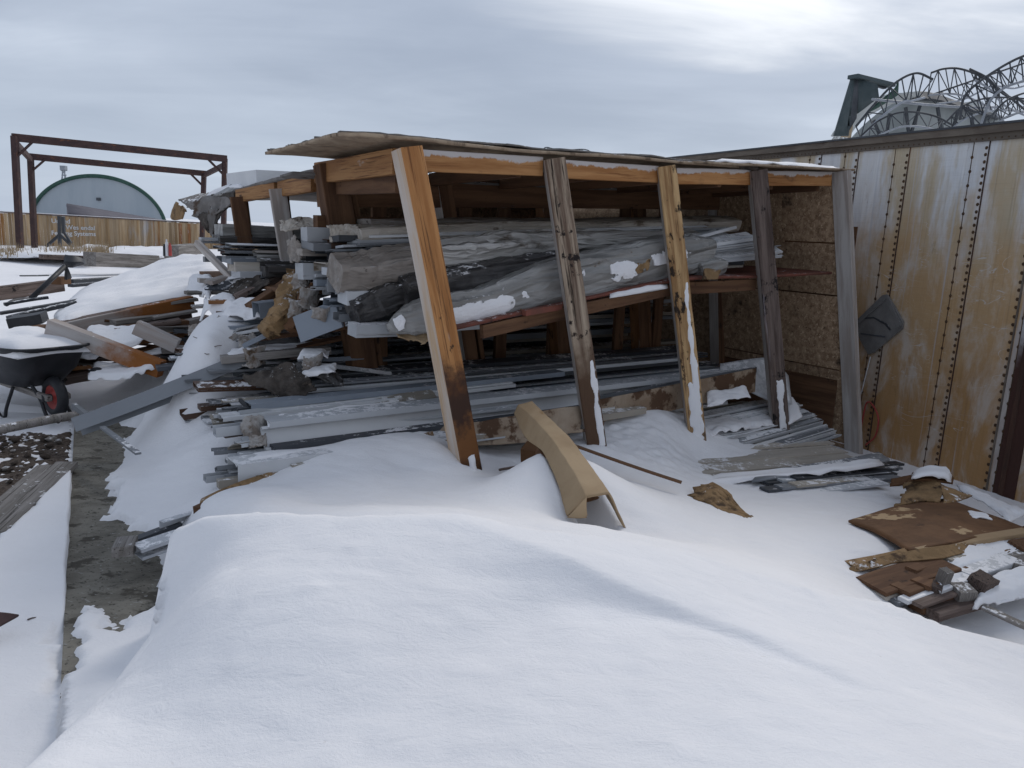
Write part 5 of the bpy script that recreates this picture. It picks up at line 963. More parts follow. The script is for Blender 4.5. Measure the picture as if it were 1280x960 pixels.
bm = bmesh.new(); tubebm(bm, wl*-.10, wl*.10, .03, 12); link('axle', bm2me(bm, 'axle'), 'black_plastic', wh, Matrix.Translation(WC), True)
snowpad('tray_snow', [[L_(-1.06, -.34, .36), L_(-1.08, 0, .38), L_(-1.06, .34, .36)], [L_(-.5, -.33, .36), L_(-.5, 0, .40), L_(-.5, .33, .36)], [L_(.07, -.28, .36), L_(.09, 0, .38), L_(.07, .28, .36)]], .085, 24, 20, wb, 31, .03)
# curb pole, gravel chunks, planks
tag(polytube('log', [P(-20, 541, 5.2), P(30, 531, 5.35), P(70, 523, 5.5), P(98, 519, 5.6)], .033, 'grey_plank', None, 10, 5), 'frosted grey log lying along the edge of the gravel', 'log')
tag(trim('plank', G(-30, 668, .05), G(64, 584, .05), .16, .035, 'grey_plank', 'box'), 'grey weathered plank at the left edge, outer of two', 'plank')
tag(trim('plank', G(-10, 668, .055), G(84, 580, .055), .13, .035, 'grey_plank', 'box', roll=.03), 'grey weathered plank beside the snow-covered slab edge, inner of two', 'plank')
tag(sheet('rusty_plate', [[G(-12, 766, .09), G(-12, 790, .07)], [G(8, 767, .09), G(6, 780, .07)], [G(24, 769, .085), G(23, 771, .08)]], 'rust_steel', .008, .003, 4, 8, 6, 0, None, 231), 'dark brown plate corner in the snow at the left edge', 'plate')
bmr = None
for k in range(70):
    px, py = R.uniform(-10, 92), R.uniform(545, 610)
    if py > 545+ (92-px)*.75: continue
    s = R.uniform(.008, .028); bm = bmesh.new(); bmesh.ops.create_icosphere(bm, subdivisions=1, radius=1)
    for v in bm.verts: v.co *= 1+R.uniform(-.3, .3)
    o = link('stone', bm2me(bm, 'stone'), 'gravel' if k % 6 else 'insulation', None, Matrix.Translation(G(px, py, .006)) @ Matrix.Rotation(R.uniform(0, 6), 4, 'Z') @ Matrix.Diagonal((s*1.3, s, s*.7, 1)))
    tag(o, 'small loose stone scattered on the dirty gravel patch', 'stone', 'stones on the gravel patch')
for k in range(16):
    px, py = R.uniform(10, 70), R.uniform(620, 760); a = G(px, py, .07)
    if k > 10: px, py = R.uniform(200, 300), R.uniform(470, 560); a = Vector(G(px, py, .2)); a.z = zat(a.x, a.y); 
    a.z = zat(a.x, a.y)+.004
    tag(beam('splinter', a, a+Vector((J(.05), J(.05), .008)), .008, .006, 'dark_old_wood', None, segs=2), 'tiny dark splinter lying on the snow', 'splinter', 'splinters on the snow')
# ------------------------------------------------------------------ far yard
gn = empty('steel_gantry', P(26, 320, 28), 'tall rusty steel gantry frame of four posts standing in the far yard', 'gantry')
for k, (a, b) in enumerate((((18, 170, 28), (26, 325, 28)), ((38, 196, 31.5), (44, 322, 31.5)), ((281, 198, 33.5), (279, 318, 33.5)), ((255, 216, 36.5), (252, 318, 36.5)))):
    beam('post', P(*b), P(*a), .2 if k == 0 else .19, .19, 'rust_steel', gn, bev=.01, segs=3, wob=0)
beam('top_beam', P(15, 171.5, 28), P(283, 198.5, 33.5), .18, .27, 'rust_steel', gn, bev=.01, segs=3, wob=0); beam('top_beam', P(36, 195.5, 31.5), P(257, 217, 36.5), .18, .25, 'rust_steel', gn, bev=.01, segs=3, wob=0)
beam('side_beam', P(19, 178, 28.1), P(38, 199, 31.4), .14, .2, 'rust_steel', gn, segs=2, wob=0); beam('side_beam', P(281, 206, 33.4), P(255, 219, 36.4), .14, .2, 'rust_steel', gn, segs=2, wob=0)
for a, b in (((22, 195, 28), (41, 177, 28.4)), ((42, 212, 31.5), (57, 199, 31.8)), ((279, 218, 33.5), (260, 199, 33)), ((252, 231, 36.5), (237, 216, 36.1))):
    beam('knee_brace', P(*a), P(*b), .08, .08, 'rust_steel', gn, segs=2, wob=0)
fa, fb = P(-330, 300, 30), P(330, 317, 44); fa.z = 0; fb.z = 0
fdir = (fb-fa).normalized(); fl = (fb-fa).length
fn = empty('board_fence', fa, 'long weathered tan board fence with faded white lettering across the yard', 'fence')
def ftop(p):   # top edge follows the photograph's gentle fall
    t = ((p-fa).dot(fdir))/fl; return 1.62-.34*t
bm = bmesh.new(); x = 0
while x < fl:
    wbd = R.uniform(.13, .15); p = fa+fdir*(x+wbd/2)-fdir.cross(Z)*R.uniform(0, .012); h = ftop(p)+R.uniform(-.02, .02)
    boxbm(bm, (p-fa)+Z*(h/2-.25), wbd-.006, .02, h+.5, Matrix((fdir, fdir.cross(Z)*-1, Z)).transposed()); x += wbd
link('fence_boards', bm2me(bm, 'fence_boards'), 'fence_board', fn, Matrix.Translation(fa))
nf = fdir.cross(Z); nf = nf if nf.y < 0 else -nf
beam('top_rail', fa+Z*1.65+nf*.0, fb+Z*1.31, .10, .06, 'dark_old_wood', fn, segs=4, wob=0)
snA, snB = fa+Z*1.69, fb+Z*1.35
beam('rail_snow', snA, snB, .09, .03, 'snow', fn, segs=4, wob=.004)
for px in (236, 225):
    q = P(px, 300, 40.6); beam('fence_post', Vector((q.x, q.y, -.3))+nf*.1, Vector((q.x, q.y, 1.3))+nf*.1, .14, .12, 'rust_wood', fn, segs=2)
def fence_point(px, py):   # the ray through a point meets the fence plane
    d = ray(px, py); t = (fa-CAM).dot(nf)/d.dot(nf); return CAM+d*t
def text(s, px, py, hpx, fat=.0):
    q = fence_point(px, py); Yd = q.y; c = bpy.data.curves.new('lettering', 'FONT'); c.body = s; c.size = hpx*Yd/950*1.45; c.extrude = .004; c.offset = c.size*.012; c.materials.append(MATS['sign_paint'])
    tmp = bpy.data.objects.new('tmp', c); COL.objects.link(tmp); bpy.context.view_layer.update(); me = bpy.data.meshes.new_from_object(tmp.evaluated_get(bpy.context.evaluated_depsgraph_get())); bpy.data.objects.remove(tmp); bpy.data.curves.remove(c)
    o = bpy.data.objects.new('lettering', me); COL.objects.link(o); o.parent = fn
    Mx = Matrix((fdir, Z, nf)).transposed().to_4x4(); Mx.translation = q+nf*.035
    o.matrix_basis = fn.matrix_basis.inverted() @ Mx
text('United', 64, 278.5, 5.2); text('Wes endal', 82, 286.5, 5.2); text('Fencing Systems', 64, 293.6, 5.2)
# arch building beyond the fence, its grain leg, the low dark roof and an A-frame stand
dm = empty('arch_building', P(123, 285, 70), 'far arch-roofed storage building with a pale end wall and dark green trim', 'building')
def arch(cx, cy, rx, ry, Yd, n=32, z_low=-1.5):
    c = P(cx, cy, Yd); sx = rx*Yd/950; sz = ry*Yd/950
    return [c+Vector((sx*math.cos(a), 0, sz*math.sin(a)-.06*sx*math.cos(a)*0)) for a in [math.pi*k/n for k in range(n+1)]]
ar = arch(124, 284, 83, 61, 70); bm = bmesh.new(); vs = [bm.verts.new(p) for p in ar]+[bm.verts.new(ar[-1]-Z*4), bm.verts.new(ar[0]-Z*4)]; bm.faces.new(vs)
link('end_wall', bm2me(bm, 'end_wall'), 'dome_wall', dm)
polytube('arch_trim', [p-Vector((0, .1, 0)) for p in ar], .17, 'green_panel', dm, 8, 2)
bm = bmesh.new(); r1 = [bm.verts.new(p) for p in ar]; r2 = [bm.verts.new(p+Vector((-14.6, 26, 0))) for p in ar]
for k in range(len(ar)-1): bm.faces.new((r1[k], r1[k+1], r2[k+1], r2[k]))
link('roof', bm2me(bm, 'roof'), 'white_fabric', dm, None, True)
bm = bmesh.new(); boxbm(bm, P(123, 249, 69.9), .35, .1, .25); link('vent', bm2me(bm, 'vent'), 'dark_metal', dm)
gl = empty('grain_elevator', P(79, 232, 90), 'far spindly grain elevator tower behind the arch building', 'tower')
bm = bmesh.new()
for a, b in (((78, 209), (78, 262)), ((81, 209), (81, 262)), ((76, 213), (84, 213)), ((77, 219), (83, 219)), ((79, 214), (70, 262)), ((80, 214), (93, 262)), ((75, 228), (83, 226))): tubebm(bm, P(*a, 90), P(*b, 90), .07)
link('tower_frame', bm2me(bm, 'tower_frame'), 'galvanised', gl)
bm = bmesh.new(); boxbm(bm, P(79.5, 210, 90), .6, .5, .5); link('tower_head', bm2me(bm, 'tower_head'), 'galvanised', gl)
ob = empty('outbuilding', P(140, 275, 52), 'low outbuilding with a long dark sloping roof behind the fence', 'outbuilding')
a, b, c, d = P(83, 255.5, 50), P(86, 270, 46), P(206, 279, 52), P(204, 276, 58)
sheet('roof', [[a, b], [d, c]], 'dark_roof', .15, .0, 1, 4, 4, 0, ob, 1)
bm = bmesh.new(); vs = [bm.verts.new(p) for p in (a, b, c, d)]; vl = [bm.verts.new(Vector((p.x, p.y, -.5))) for p in (a, b, c, d)]
for k in range(4): bm.faces.new((vs[k], vs[(k+1) % 4], vl[(k+1) % 4], vl[k]))
link('wall', bm2me(bm, 'wall'), 'dark_roof', ob)
af = empty('a_frame_stand', P(76, 310, 32), 'dark steel A-frame stand in front of the fence lettering', 'stand')
for a, b, r in (((74, 270), (75, 311), .11), ((79, 271), (80, 292), .11), ((75, 293), (58, 308), .1), ((75, 293), (91, 309), .1), ((80, 290), (89, 304), .09)): beam('strut', P(*b, 32), P(*a, 32), r, r, 'dark_steel', af, segs=2, wob=0)
cn = empty('fuel_can', P(208, 318, 19), 'small red and black cans standing far off before the fence', 'can')
for px, mt, h in ((206, 'black_plastic', .2), (209, 'white_metal', .28), (213, 'red_paint', .22)):
    bm = bmesh.new(); q = P(px, 320, 19); tubebm(bm, q, q+Z*h*1.2, .04, 10, .035); tubebm(bm, q+Z*h*1.2, q+Z*h*1.45, .02, 8); link('can', bm2me(bm, 'can'), mt, cn)
for k, (g, th, mt) in enumerate([([[P(95, 318, 27), P(100, 312, 30)], [P(118, 317, 27), P(118, 309, 30)], [P(140, 320, 26), P(140, 314, 30)]], .15, 0), ([[P(-10, 322, 25), P(-10, 312, 30)], [P(60, 322, 24), P(60, 314, 29)], [P(120, 322, 24), P(120, 314, 29)]], .15, 0), ([[P(130, 322, 25), P(130, 314, 30)], [P(190, 322, 25), P(190, 314, 31)], [P(230, 322, 25), P(230, 315, 31)]], .2, 0)]):
    snowpad('snow_bank', g, th, 40, 16, None, 250+k, .2, label='low bank of snow in front of the far fence')
bm = bmesh.new()
for i in range(900):
    px = R.choice((R.gauss(75, 22), R.gauss(98, 14), R.gauss(10, 12), R.gauss(125, 6))); q = P(px, 317+R.uniform(-3, 3), R.uniform(24.5, 27)); h = R.uniform(.12, .4); w2 = R.uniform(.01, .02); dx = Vector((J(.12), J(.08), h))
    bm.faces.new([bm.verts.new(q-Vector((w2, 0, .1))), bm.verts.new(q+Vector((w2, 0, -.1))), bm.verts.new(q+dx)])
tag(link('dry_grass', bm2me(bm, 'dry_grass'), 'dry_grass'), 'dry tan grass poking through the snow below the fence', 'grass', kind='stuff')
# ------------------------------------------------------------------ trailer
TX = Vector((-.344, 1, 0)).normalized(); TY = Z.cross(TX); TA = P(1130, 590, 7.0); TA = Vector((TA.x, TA.y, 0))
TM = Matrix((TX, TY, Z)).transposed().to_4x4(); TM.translation = TA
def T_at(px, py, off=0):
    d = ray(px, py); t = (TA+TY*off-CAM).dot(TY)/d.dot(TY); p = CAM+d*t-TA; return p.dot(TX), p.z
tr_ = empty('trailer', TA-Z*.4, 'old aluminium box trailer with riveted side streaked tan and rust beside the shed', 'trailer')
zt = T_at(1280, 152)[1]; zt2 = T_at(900, 191)[1]; ztop = zt
XA, XB = -4.2, 5.6
def tbox(name, x0, x1, y0, y1, z0, z1, mat, z0b=None, z1b=None):
    bm = bmesh.new(); z0b = z0 if z0b is None else z0b; z1b = z1 if z1b is None else z1b
    v = [bm.verts.new(q) for q in ((x0, y0, z0), (x1, y0, z0b), (x1, y1, z0b), (x0, y1, z0), (x0, y0, z1), (x1, y0, z1b), (x1, y1, z1b), (x0, y1, z1))]
    for f in ((0, 1, 2, 3), (4, 5, 6, 7), (0, 1, 5, 4), (1, 2, 6, 5), (2, 3, 7, 6), (3, 0, 4, 7)): bm.faces.new([v[k] for k in f])
    return link(name, bm2me(bm, name), mat, tr_, TM)
xs0, xs1 = T_at(1280, 300)[0], T_at(900, 191)[0]
sl_ = (zt2-zt)/(xs1-xs0); zf = lambda x: zt+sl_*(x-xs0)
rb = T_at(1180, 181)[1]-zf(T_at(1180, 181)[0])   # depth of the rail below the top
body = tbox('body', XA, XB, -2.5, 0, -.55, zf(XA)-.04, 'trailer_skin', -.55, zf(XB)-.04); body.data.materials.append(MATS['rivet_rust'])
tbox('top_rail', XA, XB, -.02, .05, zf(XA)+rb*.55, zf(XA), 'trailer_rail', zf(XB)+rb*.55, zf(XB))
tbox('top_rail', XA, XB, -.01, .022, zf(XA)+rb, zf(XA)+rb*.55, 'trailer_rail', zf(XB)+rb, zf(XB)+rb*.55)
tbox('rail_lip', XA, XB, .0, .062, zf(XA)-.012, zf(XA)+.006, 'dark_metal', zf(XB)-.012, zf(XB)+.006)
tbox('bottom_rail', XA, XB, -.02, .03, -.52, -.40, 'rusty_post')
bm = bmesh.new()
def rivet(x, z, r=.016, y=0):
    k = 6; a = [bm.verts.new((x+r*math.cos(2*math.pi*i/k), y, z+r*math.sin(2*math.pi*i/k))) for i in range(k)]; b = [bm.verts.new((x+.6*r*math.cos(2*math.pi*i/k), y+r*.5, z+.6*r*math.sin(2*math.pi*i/k))) for i in range(k)]
    for i in range(k): bm.faces.new((a[i], a[(i+1) % k], b[(i+1) % k], b[i]))
    bm.faces.new(b)
seams = []
for (pa, pb) in ((1046, 1060), (1107, 1122), (1202, 1218), (1300, 1318), (1003, 1015)):
    for k, px in enumerate((pa, pb)):
        x = T_at(px, 280)[0]; seams.append((x, k)); z = -.35; st = .058 if k else .118
        while z < zf(x)+rb-.03: rivet(x, z+J(.004)); z += st
x = T_at(1270, 400)[0]; seams.append((x, 2)); z = -.35
while z < 1.75: rivet(x+.02, z+J(.004)); z += .07
x = XA
while x < XB:
    rivet(x, zf(x)+rb*.85, .008, .022)
    x += .06
bmesh.ops.recalc_face_normals(bm, faces=bm.faces)
for f in bm.faces: f.material_index = 1
bm.from_mesh(body.data); bm.to_mesh(body.data); bm.free()
for x, k in seams:
    if k == 1: tbox('seam', x-.034, x-.022, 0, .004, -.4, zf(x)+rb, 'rusty_post')
    elif k == 0: tbox('seam', x-.004, x+.003, 0, .002, -.4, zf(x)+rb, 'rivet_rust')
    else: tbox('seam', x-.012, x, 0, .012, -.4, 1.9, 'trailer_rail')
xp0 = T_at(1273, 430)[0]
gen('rust_panel', (.50, .49, .49), (.60, .60, .61), (8, 8, 1.2), .7, .3, .004, spots=[((.09, .05, .035), (30, 30, 12), .62, .68)], grads=[((.055, .024, .018), 2, 1.35, .75, 1.2)])
tbox('corner_panel', xp0-.20, xp0-.015, 0, .010, -.42, 1.88, 'rust_panel')
tbox('rust_streak', xp0-.105, xp0-.06, .01, .016, -.40, .98, 'rusty_post')
tbox('roof_sheet', XA, XB, -2.48, -.02, zf(XA)-.038, zf(XA)-.02, 'dark_metal', zf(XB)-.038, zf(XB)-.02)
# grey flap plate hung askew on the trailer
fp = empty('mud_flap', TM @ Vector((*[T_at(1100, 405)[0], .03], T_at(1100, 405)[1])), 'dark grey rubber flap hanging askew like a diamond on the trailer side', 'flap')
def tpoly(name, pxs, y0, y1, mat, parent):
    bm = bmesh.new(); q = [T_at(a, b, (y0+y1)/2) for a, b in pxs]; lo = [bm.verts.new((x, y0, z)) for x, z in q]; hi = [bm.verts.new((x, y1, z)) for x, z in q]; n = len(q)
    for i in range(n): bm.faces.new((lo[i], lo[(i+1) % n], hi[(i+1) % n], hi[i]))
    bm.faces.new(hi); bm.faces.new(lo[::-1]); return link(name, bm2me(bm, name), mat, parent, TM)
gen('flap_rubber', (.145, .14, .135), (.19, .185, .18), (9, 9, 9), .65, .15, spots=[((.17, .15, .13), (8, 8, 8), .62, .75)])
tpoly('flap_sheet', [(1068, 403), (1074, 398), (1104, 369), (1109, 368), (1119, 384), (1129, 402), (1128, 411), (1092, 441), (1086, 443), (1076, 425)], .012, .034, 'flap_rubber', fp)
tpoly('flap_strip', [(1107, 371), (1110, 369), (1127, 407), (1122, 411)], .034, .045, 'flap_rubber', fp)
tpoly('flap_rib', [(1071, 402), (1107, 371), (1108, 374), (1073, 405)], .034, .042, 'flap_rubber', fp)
tpoly('flap_rib', [(1076, 416), (1106, 420), (1106, 422), (1076, 418)], .034, .038, 'dark_metal', fp)
tpoly('flap_rib', [(1078, 397), (1092, 396), (1108, 404), (1114, 412), (1112, 413), (1106, 406), (1092, 398), (1078, 399)], .034, .038, 'dark_metal', fp)
TP = lambda px, py, off=.03: TM @ Vector((T_at(px, py, off)[0], off, T_at(px, py, off)[1]))
tag(polytube('wire', [TP(1088, 446), TP(1082, 470), TP(1076, 492), TP(1070, 499)], .005, 'white_metal'), 'thin pale wire dangling below the diamond flap', 'wire')
tag(polytube('hose', [TP(1073, 558), TP(1079, 520), TP(1084, 503), TP(1092, 508), TP(1098, 524), TP(1094, 545), TP(1082, 556)], .008, 'red_paint'), 'rust-red loop of hose against the trailer beside the plank post', 'hose')
# ------------------------------------------------------------------ collapsed arch building behind the trailer
cbd = empty('collapsed_building', P(1150, 170, 22), 'collapsed arch building with a pale fabric wall behind the trailer', 'building')
sheet('fabric_wall', [[P(1060, 178, 22), P(1076, 160, 22), P(1110, 132, 22), P(1150, 121, 22), P(1200, 131, 22.5), P(1252, 146, 23)], [P(1060, 260, 22), P(1076, 260, 22), P(1110, 260, 22), P(1150, 260, 22), P(1200, 260, 22.5), P(1252, 260, 23)]], 'wall_fabric', .04, .03, .6, 8, 40, 0, cbd, 1)
sheet('roof_fabric', [[P(1036, 176, 20.5), P(1052, 152, 20.5), P(1082, 130, 20.6), P(1112, 118, 20.8), P(1150, 114, 21)], [P(1060, 172, 21.5), P(1072, 156, 21.5), P(1096, 138, 21.5), P(1120, 127, 21.6), P(1152, 121, 21.8)]], 'white_fabric', .04, .05, 1, 14, 40, .02, cbd, 2)
sheet('tan_flap', [[P(1050, 172, 20.4), P(1062, 155, 20.4)], [P(1064, 172, 20.4), P(1066, 153, 20.4)]], 'tan_fabric', .04, .05, 1, 8, 8, 0, cbd, 3)
sheet('dark_roof', [[P(1140, 117, 22), P(1140, 124, 21.6)], [P(1170, 119, 22), P(1180, 128, 21.8)], [P(1252, 146, 23), P(1246, 149, 22.6)]], 'dark_steel', .06, .03, 1, 20, 8, 0, cbd, 4)
sheet('white_scrap', [[P(1196, 128, 23.5), P(1230, 118, 23.5)], [P(1220, 160, 23.5), P(1256, 160, 23.5)]], 'white_fabric', .04, .15, .8, 14, 14, .05, cbd, 5)
sheet('green_gable', [[P(1085, 140, 20), P(1118, 112, 20), P(1122, 100, 20)], [P(1095, 135, 20.2), P(1118, 121, 20.2), P(1122, 118, 20.2)]], 'green_panel', .05, .02, 1, 10, 14, 0, cbd, 6)
bx2 = empty('steel_doorway', P(1060, 170, 19.8), 'dark green steel door frame tilted against the sky behind the trailer', 'door frame')
for nm, pts, mt in (('side_panel', ((1042, 170), (1064, 97), (1068, 95), (1060, 170)), 'green_steel'), ('side_panel', ((1057, 170), (1067, 95), (1073, 96), (1070, 148)), 'dark_steel'), ('panel', ((1072, 98), (1096, 106), (1098, 122), (1072, 142)), 'green_steel')):
    g = [P(*p, 19.8) for p in pts]; sheet(nm, [[g[1], g[2]], [g[0], g[3]]], mt, .08, 0, 1, 3, 3, 0, bx2, 7)
beam('top_beam', P(1066, 95.5, 19.7), P(1113, 107, 20.4), .3, .09, 'green_steel', bx2, segs=2, wob=0); beam('top_beam', P(1074, 101, 19.9), P(1106, 110, 20.4), .1, .05, 'dark_steel', bx2, segs=2, wob=0)
def truss(A, B, Yd, n, r, label, YB=None, posts=True):
    tr = empty('roof_truss', P(*A[0], Yd), label, 'truss'); YB = YB or Yd
    a = [P(*p, Yd) for p in A]; b = [P(*p, YB) for p in B]
    polytube('chord', a, r, 'dark_steel', tr, 6, 8); polytube('chord', b, r, 'galvanised', tr, 6, 8)
    bm = bmesh.new()
    for i in range(n):
        t0, t1 = i/n, (i+1)/n
        tubebm(bm, spline(a, t0)-a[0], spline(b, t0)-a[0], r*.55); tubebm(bm, spline(a, t0 if i % 2 else t1)-a[0], spline(b, t1 if i % 2 else t0)-a[0], r*.5)
    link('web', bm2me(bm, 'web'), 'dark_steel', tr, Matrix.Translation(a[0]))
truss([(1070, 158), (1095, 128), (1120, 103), (1145, 91.5), (1166, 99)], [(1076, 172), (1102, 146), (1128, 128), (1140, 126), (1156, 122)], 19.0, 7, .028, 'bent dark truss peaking at the left of the wreck', 18.6)
truss([(1164, 91), (1180, 86), (1200, 86), (1225, 95), (1250, 112), (1282, 138)], [(1160, 119), (1185, 117), (1205, 120), (1228, 130), (1245, 142), (1262, 160)], 20.0, 9, .026, 'curved truss hanging free with its broken end against the sky', 20.6)
truss([(1290, 66), (1268, 75), (1245, 88), (1222, 104), (1205, 122), (1200, 150)], [(1296, 98), (1270, 104), (1252, 112), (1238, 126), (1228, 150), (1224, 165)], 18.2, 8, .03, 'largest truss rising steeply to the right edge', 17.8)
truss([(1160, 120), (1195, 108), (1230, 96), (1260, 86), (1300, 72)], [(1170, 130), (1205, 124), (1240, 108), (1270, 110), (1310, 96)], 21.0, 9, .024, 'thin truss crossing behind the largest one')
truss([(1076, 170), (1100, 150), (1130, 140), (1165, 144), (1190, 156)], [(1086, 175), (1106, 166), (1130, 158), (1160, 160), (1180, 168)], 18.4, 8, .022, 'low fallen truss just above the trailer roof', 18.0)
for k, (a, b) in enumerate((((1092, 150), (1112, 200)), ((1112, 142), (1104, 200)), ((1132, 134), (1140, 200)), ((1150, 132), (1128, 200)), ((1172, 134), (1182, 200)), ((1198, 138), (1180, 200)), ((1214, 142), (1220, 200)), ((1232, 146), (1216, 200)))):
    beam('wall_strut', P(*a, 21.4), P(*b, 21.4), .07, .07, 'dark_steel', cbd, segs=2, wob=0)
truss([(1212, 86), (1235, 98), (1255, 118), (1285, 128)], [(1218, 100), (1238, 112), (1256, 132), (1285, 146)], 19.4, 7, .024, 'thin truss sagging between the largest truss and the broken-ended one')
truss([(1180, 155), (1205, 132), (1240, 122), (1290, 124)], [(1190, 160), (1212, 146), (1244, 138), (1290, 140)], 18.9, 8, .022, 'pale truss arching low over the middle of the wreck')
truss([(1235, 150), (1255, 128), (1275, 118), (1300, 112)], [(1240, 160), (1258, 146), (1280, 140), (1300, 136)], 17.6, 5, .022, 'short truss at the right edge just above the trailer roof')
tag(polytube('steel_rod', [P(1090, 124, 18.8), P(1150, 130, 19), P(1205, 134, 19.2), P(1252, 134, 19.4)], .03, 'galvanised', None, 6, 4), 'long pale rod lying level across the trusses', 'rod')
truss([(672, 296), (674, 240), (678, 189), (693, 186), (712, 187), (740, 192), (744, 240), (746, 296)], [(677, 296), (679, 240), (682, 194), (694, 191), (712, 192), (736, 197), (739, 240), (741, 296)], 30, 14, .02, 'far wire truss just showing over the plywood roof')
# ------------------------------------------------------------------ scrap pile at the right edge
Q = lambda px, py, z: G(px, py, z)
def sh(nm, g, mt, lb, cat, k, th=.012, am=.012, tear=0, nu=26, nv_=18, fine=0): return tag(sheet(nm, g, mt, th, am, 3.5, nu, nv_, tear, None, k, fine=fine), lb, cat)
sh('cardboard_sheet', [[Q(1060, 652, .0), Q(1100, 668, .02), Q(1136, 690, .05)], [Q(1120, 634, .02), Q(1160, 652, .08), Q(1195, 678, .09)], [Q(1186, 624, .0), Q(1222, 638, .08), Q(1280, 660, .08)]], 'wet_cardboard', 'broad flat sheet of wet dark brown cardboard on the right scrap pile', 'cardboard', 401, .014, .006)
sh('cardboard_flap', [[Q(1060, 710, .0), Q(1060, 716, -.02)], [Q(1120, 694, .05), Q(1122, 706, .02)], [Q(1190, 682, .09), Q(1196, 697, .05)], [Q(1278, 660, .09), Q(1280, 678, .03)]], 'torn_cardboard', 'torn tan edge of cardboard below the broad brown sheet', 'cardboard', 402, .012, .02, .0, 40, 10)
for k, (a, b, wd, h, mt, lb) in enumerate([((1112, 752, -.06), (1200, 718, -.0), .10, .03, 'grey_metal', 'grey strip under the beige panel end'), ((1145, 758, -.07), (1240, 728, -.02), .09, .06, 'brown_wood', 'short brown timber end lying lowest at the front of the right pile'), ((1180, 700, .04), (1300, 662, .06), .09, .03, 'beige_metal', 'beige trim slanting along the front of the brown sheet'), ((1195, 715, .02), (1300, 680, .03), .15, .03, 'white_metal', 'wide white trim under snow at the right edge'), ((1190, 728, -.02), (1300, 700, .0), .12, .02, 'light_metal', 'pale trim below the wide white one'), ((1160, 766, -.08), (1215, 750, -.06), .12, .05, 'dark_old_wood', 'dark block end under the short brown timber'), ((1230, 760, -.06), (1300, 790, -.05), .05, .02, 'grey_plank', 'grey lath on the snow at the lower right edge')]):
    tag(beam('board', Q(*a), Q(*b), wd, h, mt, None, seed=410+k), lb, 'board')
for k, (a, b, wd, h, mt, lb) in enumerate([((1088, 734, -.02), (1182, 702, .05), .20, .02, 'brown_wood', 'broad brown board sticking out of the drift below the broad brown sheet'), ((1098, 746, -.05), (1186, 716, .01), .10, .025, 'siding', 'beige board end under the broad brown board'), ((1064, 708, .0), (1150, 686, .06), .10, .012, 'torn_cardboard', 'brown strip of cardboard at the left tip of the right scrap pile'), ((1150, 690, .06), (1282, 664, .09), .07, .03, 'cardboard', 'dry tan cardboard edge running along the front of the broad brown sheet')]):
    tag(beam('flat_board', Q(*a), Q(*b), wd, h, mt, None, segs=5, wob=.006, seed=760+k), lb, 'board')
for k in range(16):
    t = k/15; ax, ay = 1098+60*R.random()+40*t, 738-34*t+J(6)+18*(k % 2); L = R.uniform(80, 150)
    tag(beam('flat_board', Q(ax, ay, -.03+.07*t*R.random()), Q(ax+L, ay-L*.36, -.01+.08*R.random()), R.uniform(.06, .13), R.uniform(.015, .035), R.choice(['beige_metal', 'white_metal', 'brown_wood', 'grey_plank', 'light_metal', 'dark_old_wood', 'wet_cardboard']), None, segs=4, wob=.004, seed=700+k), 'worn flat board lying among the parallel strips of the right scrap pile', 'board', 'flat boards in the right scrap pile')
def block(px, py, z, s, mt, lb, rz, k):
    bm = bmesh.new(); bmesh.ops.create_cube(bm, size=1); bmesh.ops.subdivide_edges(bm, edges=bm.edges, cuts=3, use_grid_fill=True)
    for v in bm.verts: v.co += nv3(v.co, 3, k)*.06
    c = Q(px, py, z); tag(link('block', bm2me(bm, 'block'), mt, None, Matrix.Translation(c) @ Matrix.Rotation(rz, 4, 'Z') @ Matrix.Rotation(.2, 4, 'X') @ Matrix.Diagonal((*s, 1))), lb, 'block')
block(1180, 722, .05, (.05, .05, .09), 'grey_plank', 'small upright grey block in the right scrap pile', .4, 1)
block(1226, 732, .0, (.13, .10, .10), 'dark_old_wood', 'dark squarish block, largest of the blocks in the right pile', .6, 2)
block(1202, 742, -.02, (.10, .09, .08), 'grey_plank', 'grey rough block left of the largest dark block', .2, 3)
block(1170, 736, .0, (.09, .05, .05), 'dark_old_wood', 'narrow dark block beside the snow tip', 1.0, 4)
block(1278, 690, .03, (.12, .12, .10), 'brown_wood', 'brown block cut by the right edge of the picture', .3, 5)
block(1282, 716, .0, (.14, .12, .10), 'grey_plank', 'grey block below the brown one at the right edge', .8, 6)
cbx = empty('cardboard_box', Q(1160, 640, -.1), 'crushed brown cardboard box with snow on top beside the trailer', 'cardboard box')
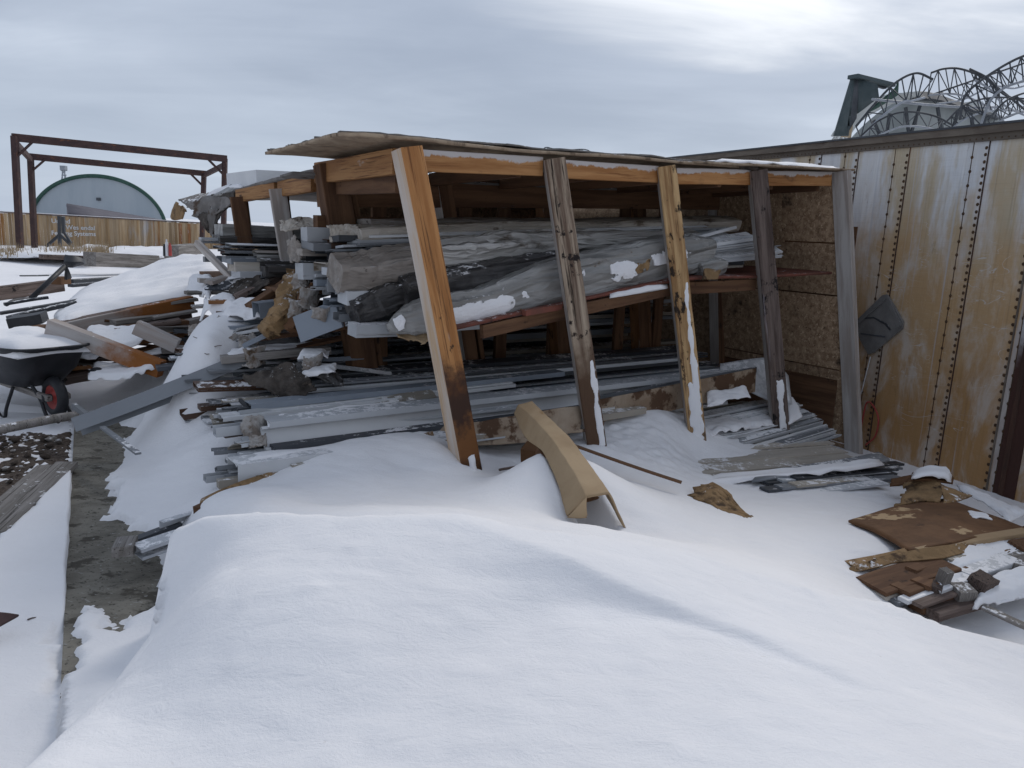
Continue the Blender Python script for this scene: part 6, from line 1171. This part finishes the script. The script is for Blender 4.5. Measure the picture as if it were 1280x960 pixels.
sheet('box_side', [[Q(1118, 634, .0), Q(1132, 604, .05)], [Q(1160, 628, .02), Q(1158, 598, .10)], [Q(1178, 632, .02), Q(1176, 602, .10)]], 'torn_cardboard', .015, .025, 6, 30, 20, .03, cbx, 430, fine=.006)
sheet('box_top', [[Q(1134, 604, .05), Q(1140, 592, .08)], [Q(1160, 600, .10), Q(1165, 588, .12)], [Q(1192, 604, .10), Q(1190, 594, .10)]], 'wet_cardboard', .015, .015, 5, 20, 12, 0, cbx, 431)
sheet('box_flap', [[Q(1176, 603, .10), Q(1178, 632, .02)], [Q(1215, 622, .03), Q(1196, 628, .02)]], 'torn_cardboard', .012, .02, 5, 16, 12, 0, cbx, 432)
sheet('box_side', [[Q(1108, 612, -.05), Q(1112, 598, .0)], [Q(1140, 606, .0), Q(1140, 592, .06)]], 'wet_cardboard', .015, .02, 5, 14, 10, .03, cbx, 433)
snowpad('box_snow', [[Q(1140, 600, .10), Q(1142, 591, .10)], [Q(1165, 598, .13), Q(1166, 588, .13)], [Q(1188, 601, .12), Q(1188, 592, .12)]], .05, 26, 12, cbx, 434)
for k, (g, th, lb) in enumerate([
 ([[Q(1200, 612, .02), Q(1196, 604, .04)], [Q(1240, 634, .05), Q(1250, 626, .02)], [Q(1262, 652, .08), Q(1284, 640, .05)]], .022, 'snow along the back edge of the broad brown sheet'),
 ([[Q(1182, 716, .03), Q(1186, 692, .06)], [Q(1240, 702, .03), Q(1240, 674, .06)], [Q(1300, 690, .03), Q(1300, 662, .06)]], .035, 'snow over the white trims at the right edge'),
 ([[Q(1215, 648, .09), Q(1210, 640, .08)], [Q(1240, 650, .09), Q(1236, 642, .08)]], .02, 'small snow patch on the broad brown sheet'),
 ([[Q(1168, 738, .0), Q(1175, 722, .03)], [Q(1200, 732, .0), Q(1205, 716, .03)]], .03, 'little snow tip between the blocks of the right pile'),
 ([[Q(1215, 760, -.06), Q(1235, 730, .0)], [Q(1260, 750, -.05), Q(1262, 716, .02)], [Q(1300, 740, -.04), Q(1300, 712, .02)]], .06, 'snow below the blocks at the right edge'),
]): snowpad('snow_cover', g, th*.7, 50, 30, None, 440+k, .5, label=lb)
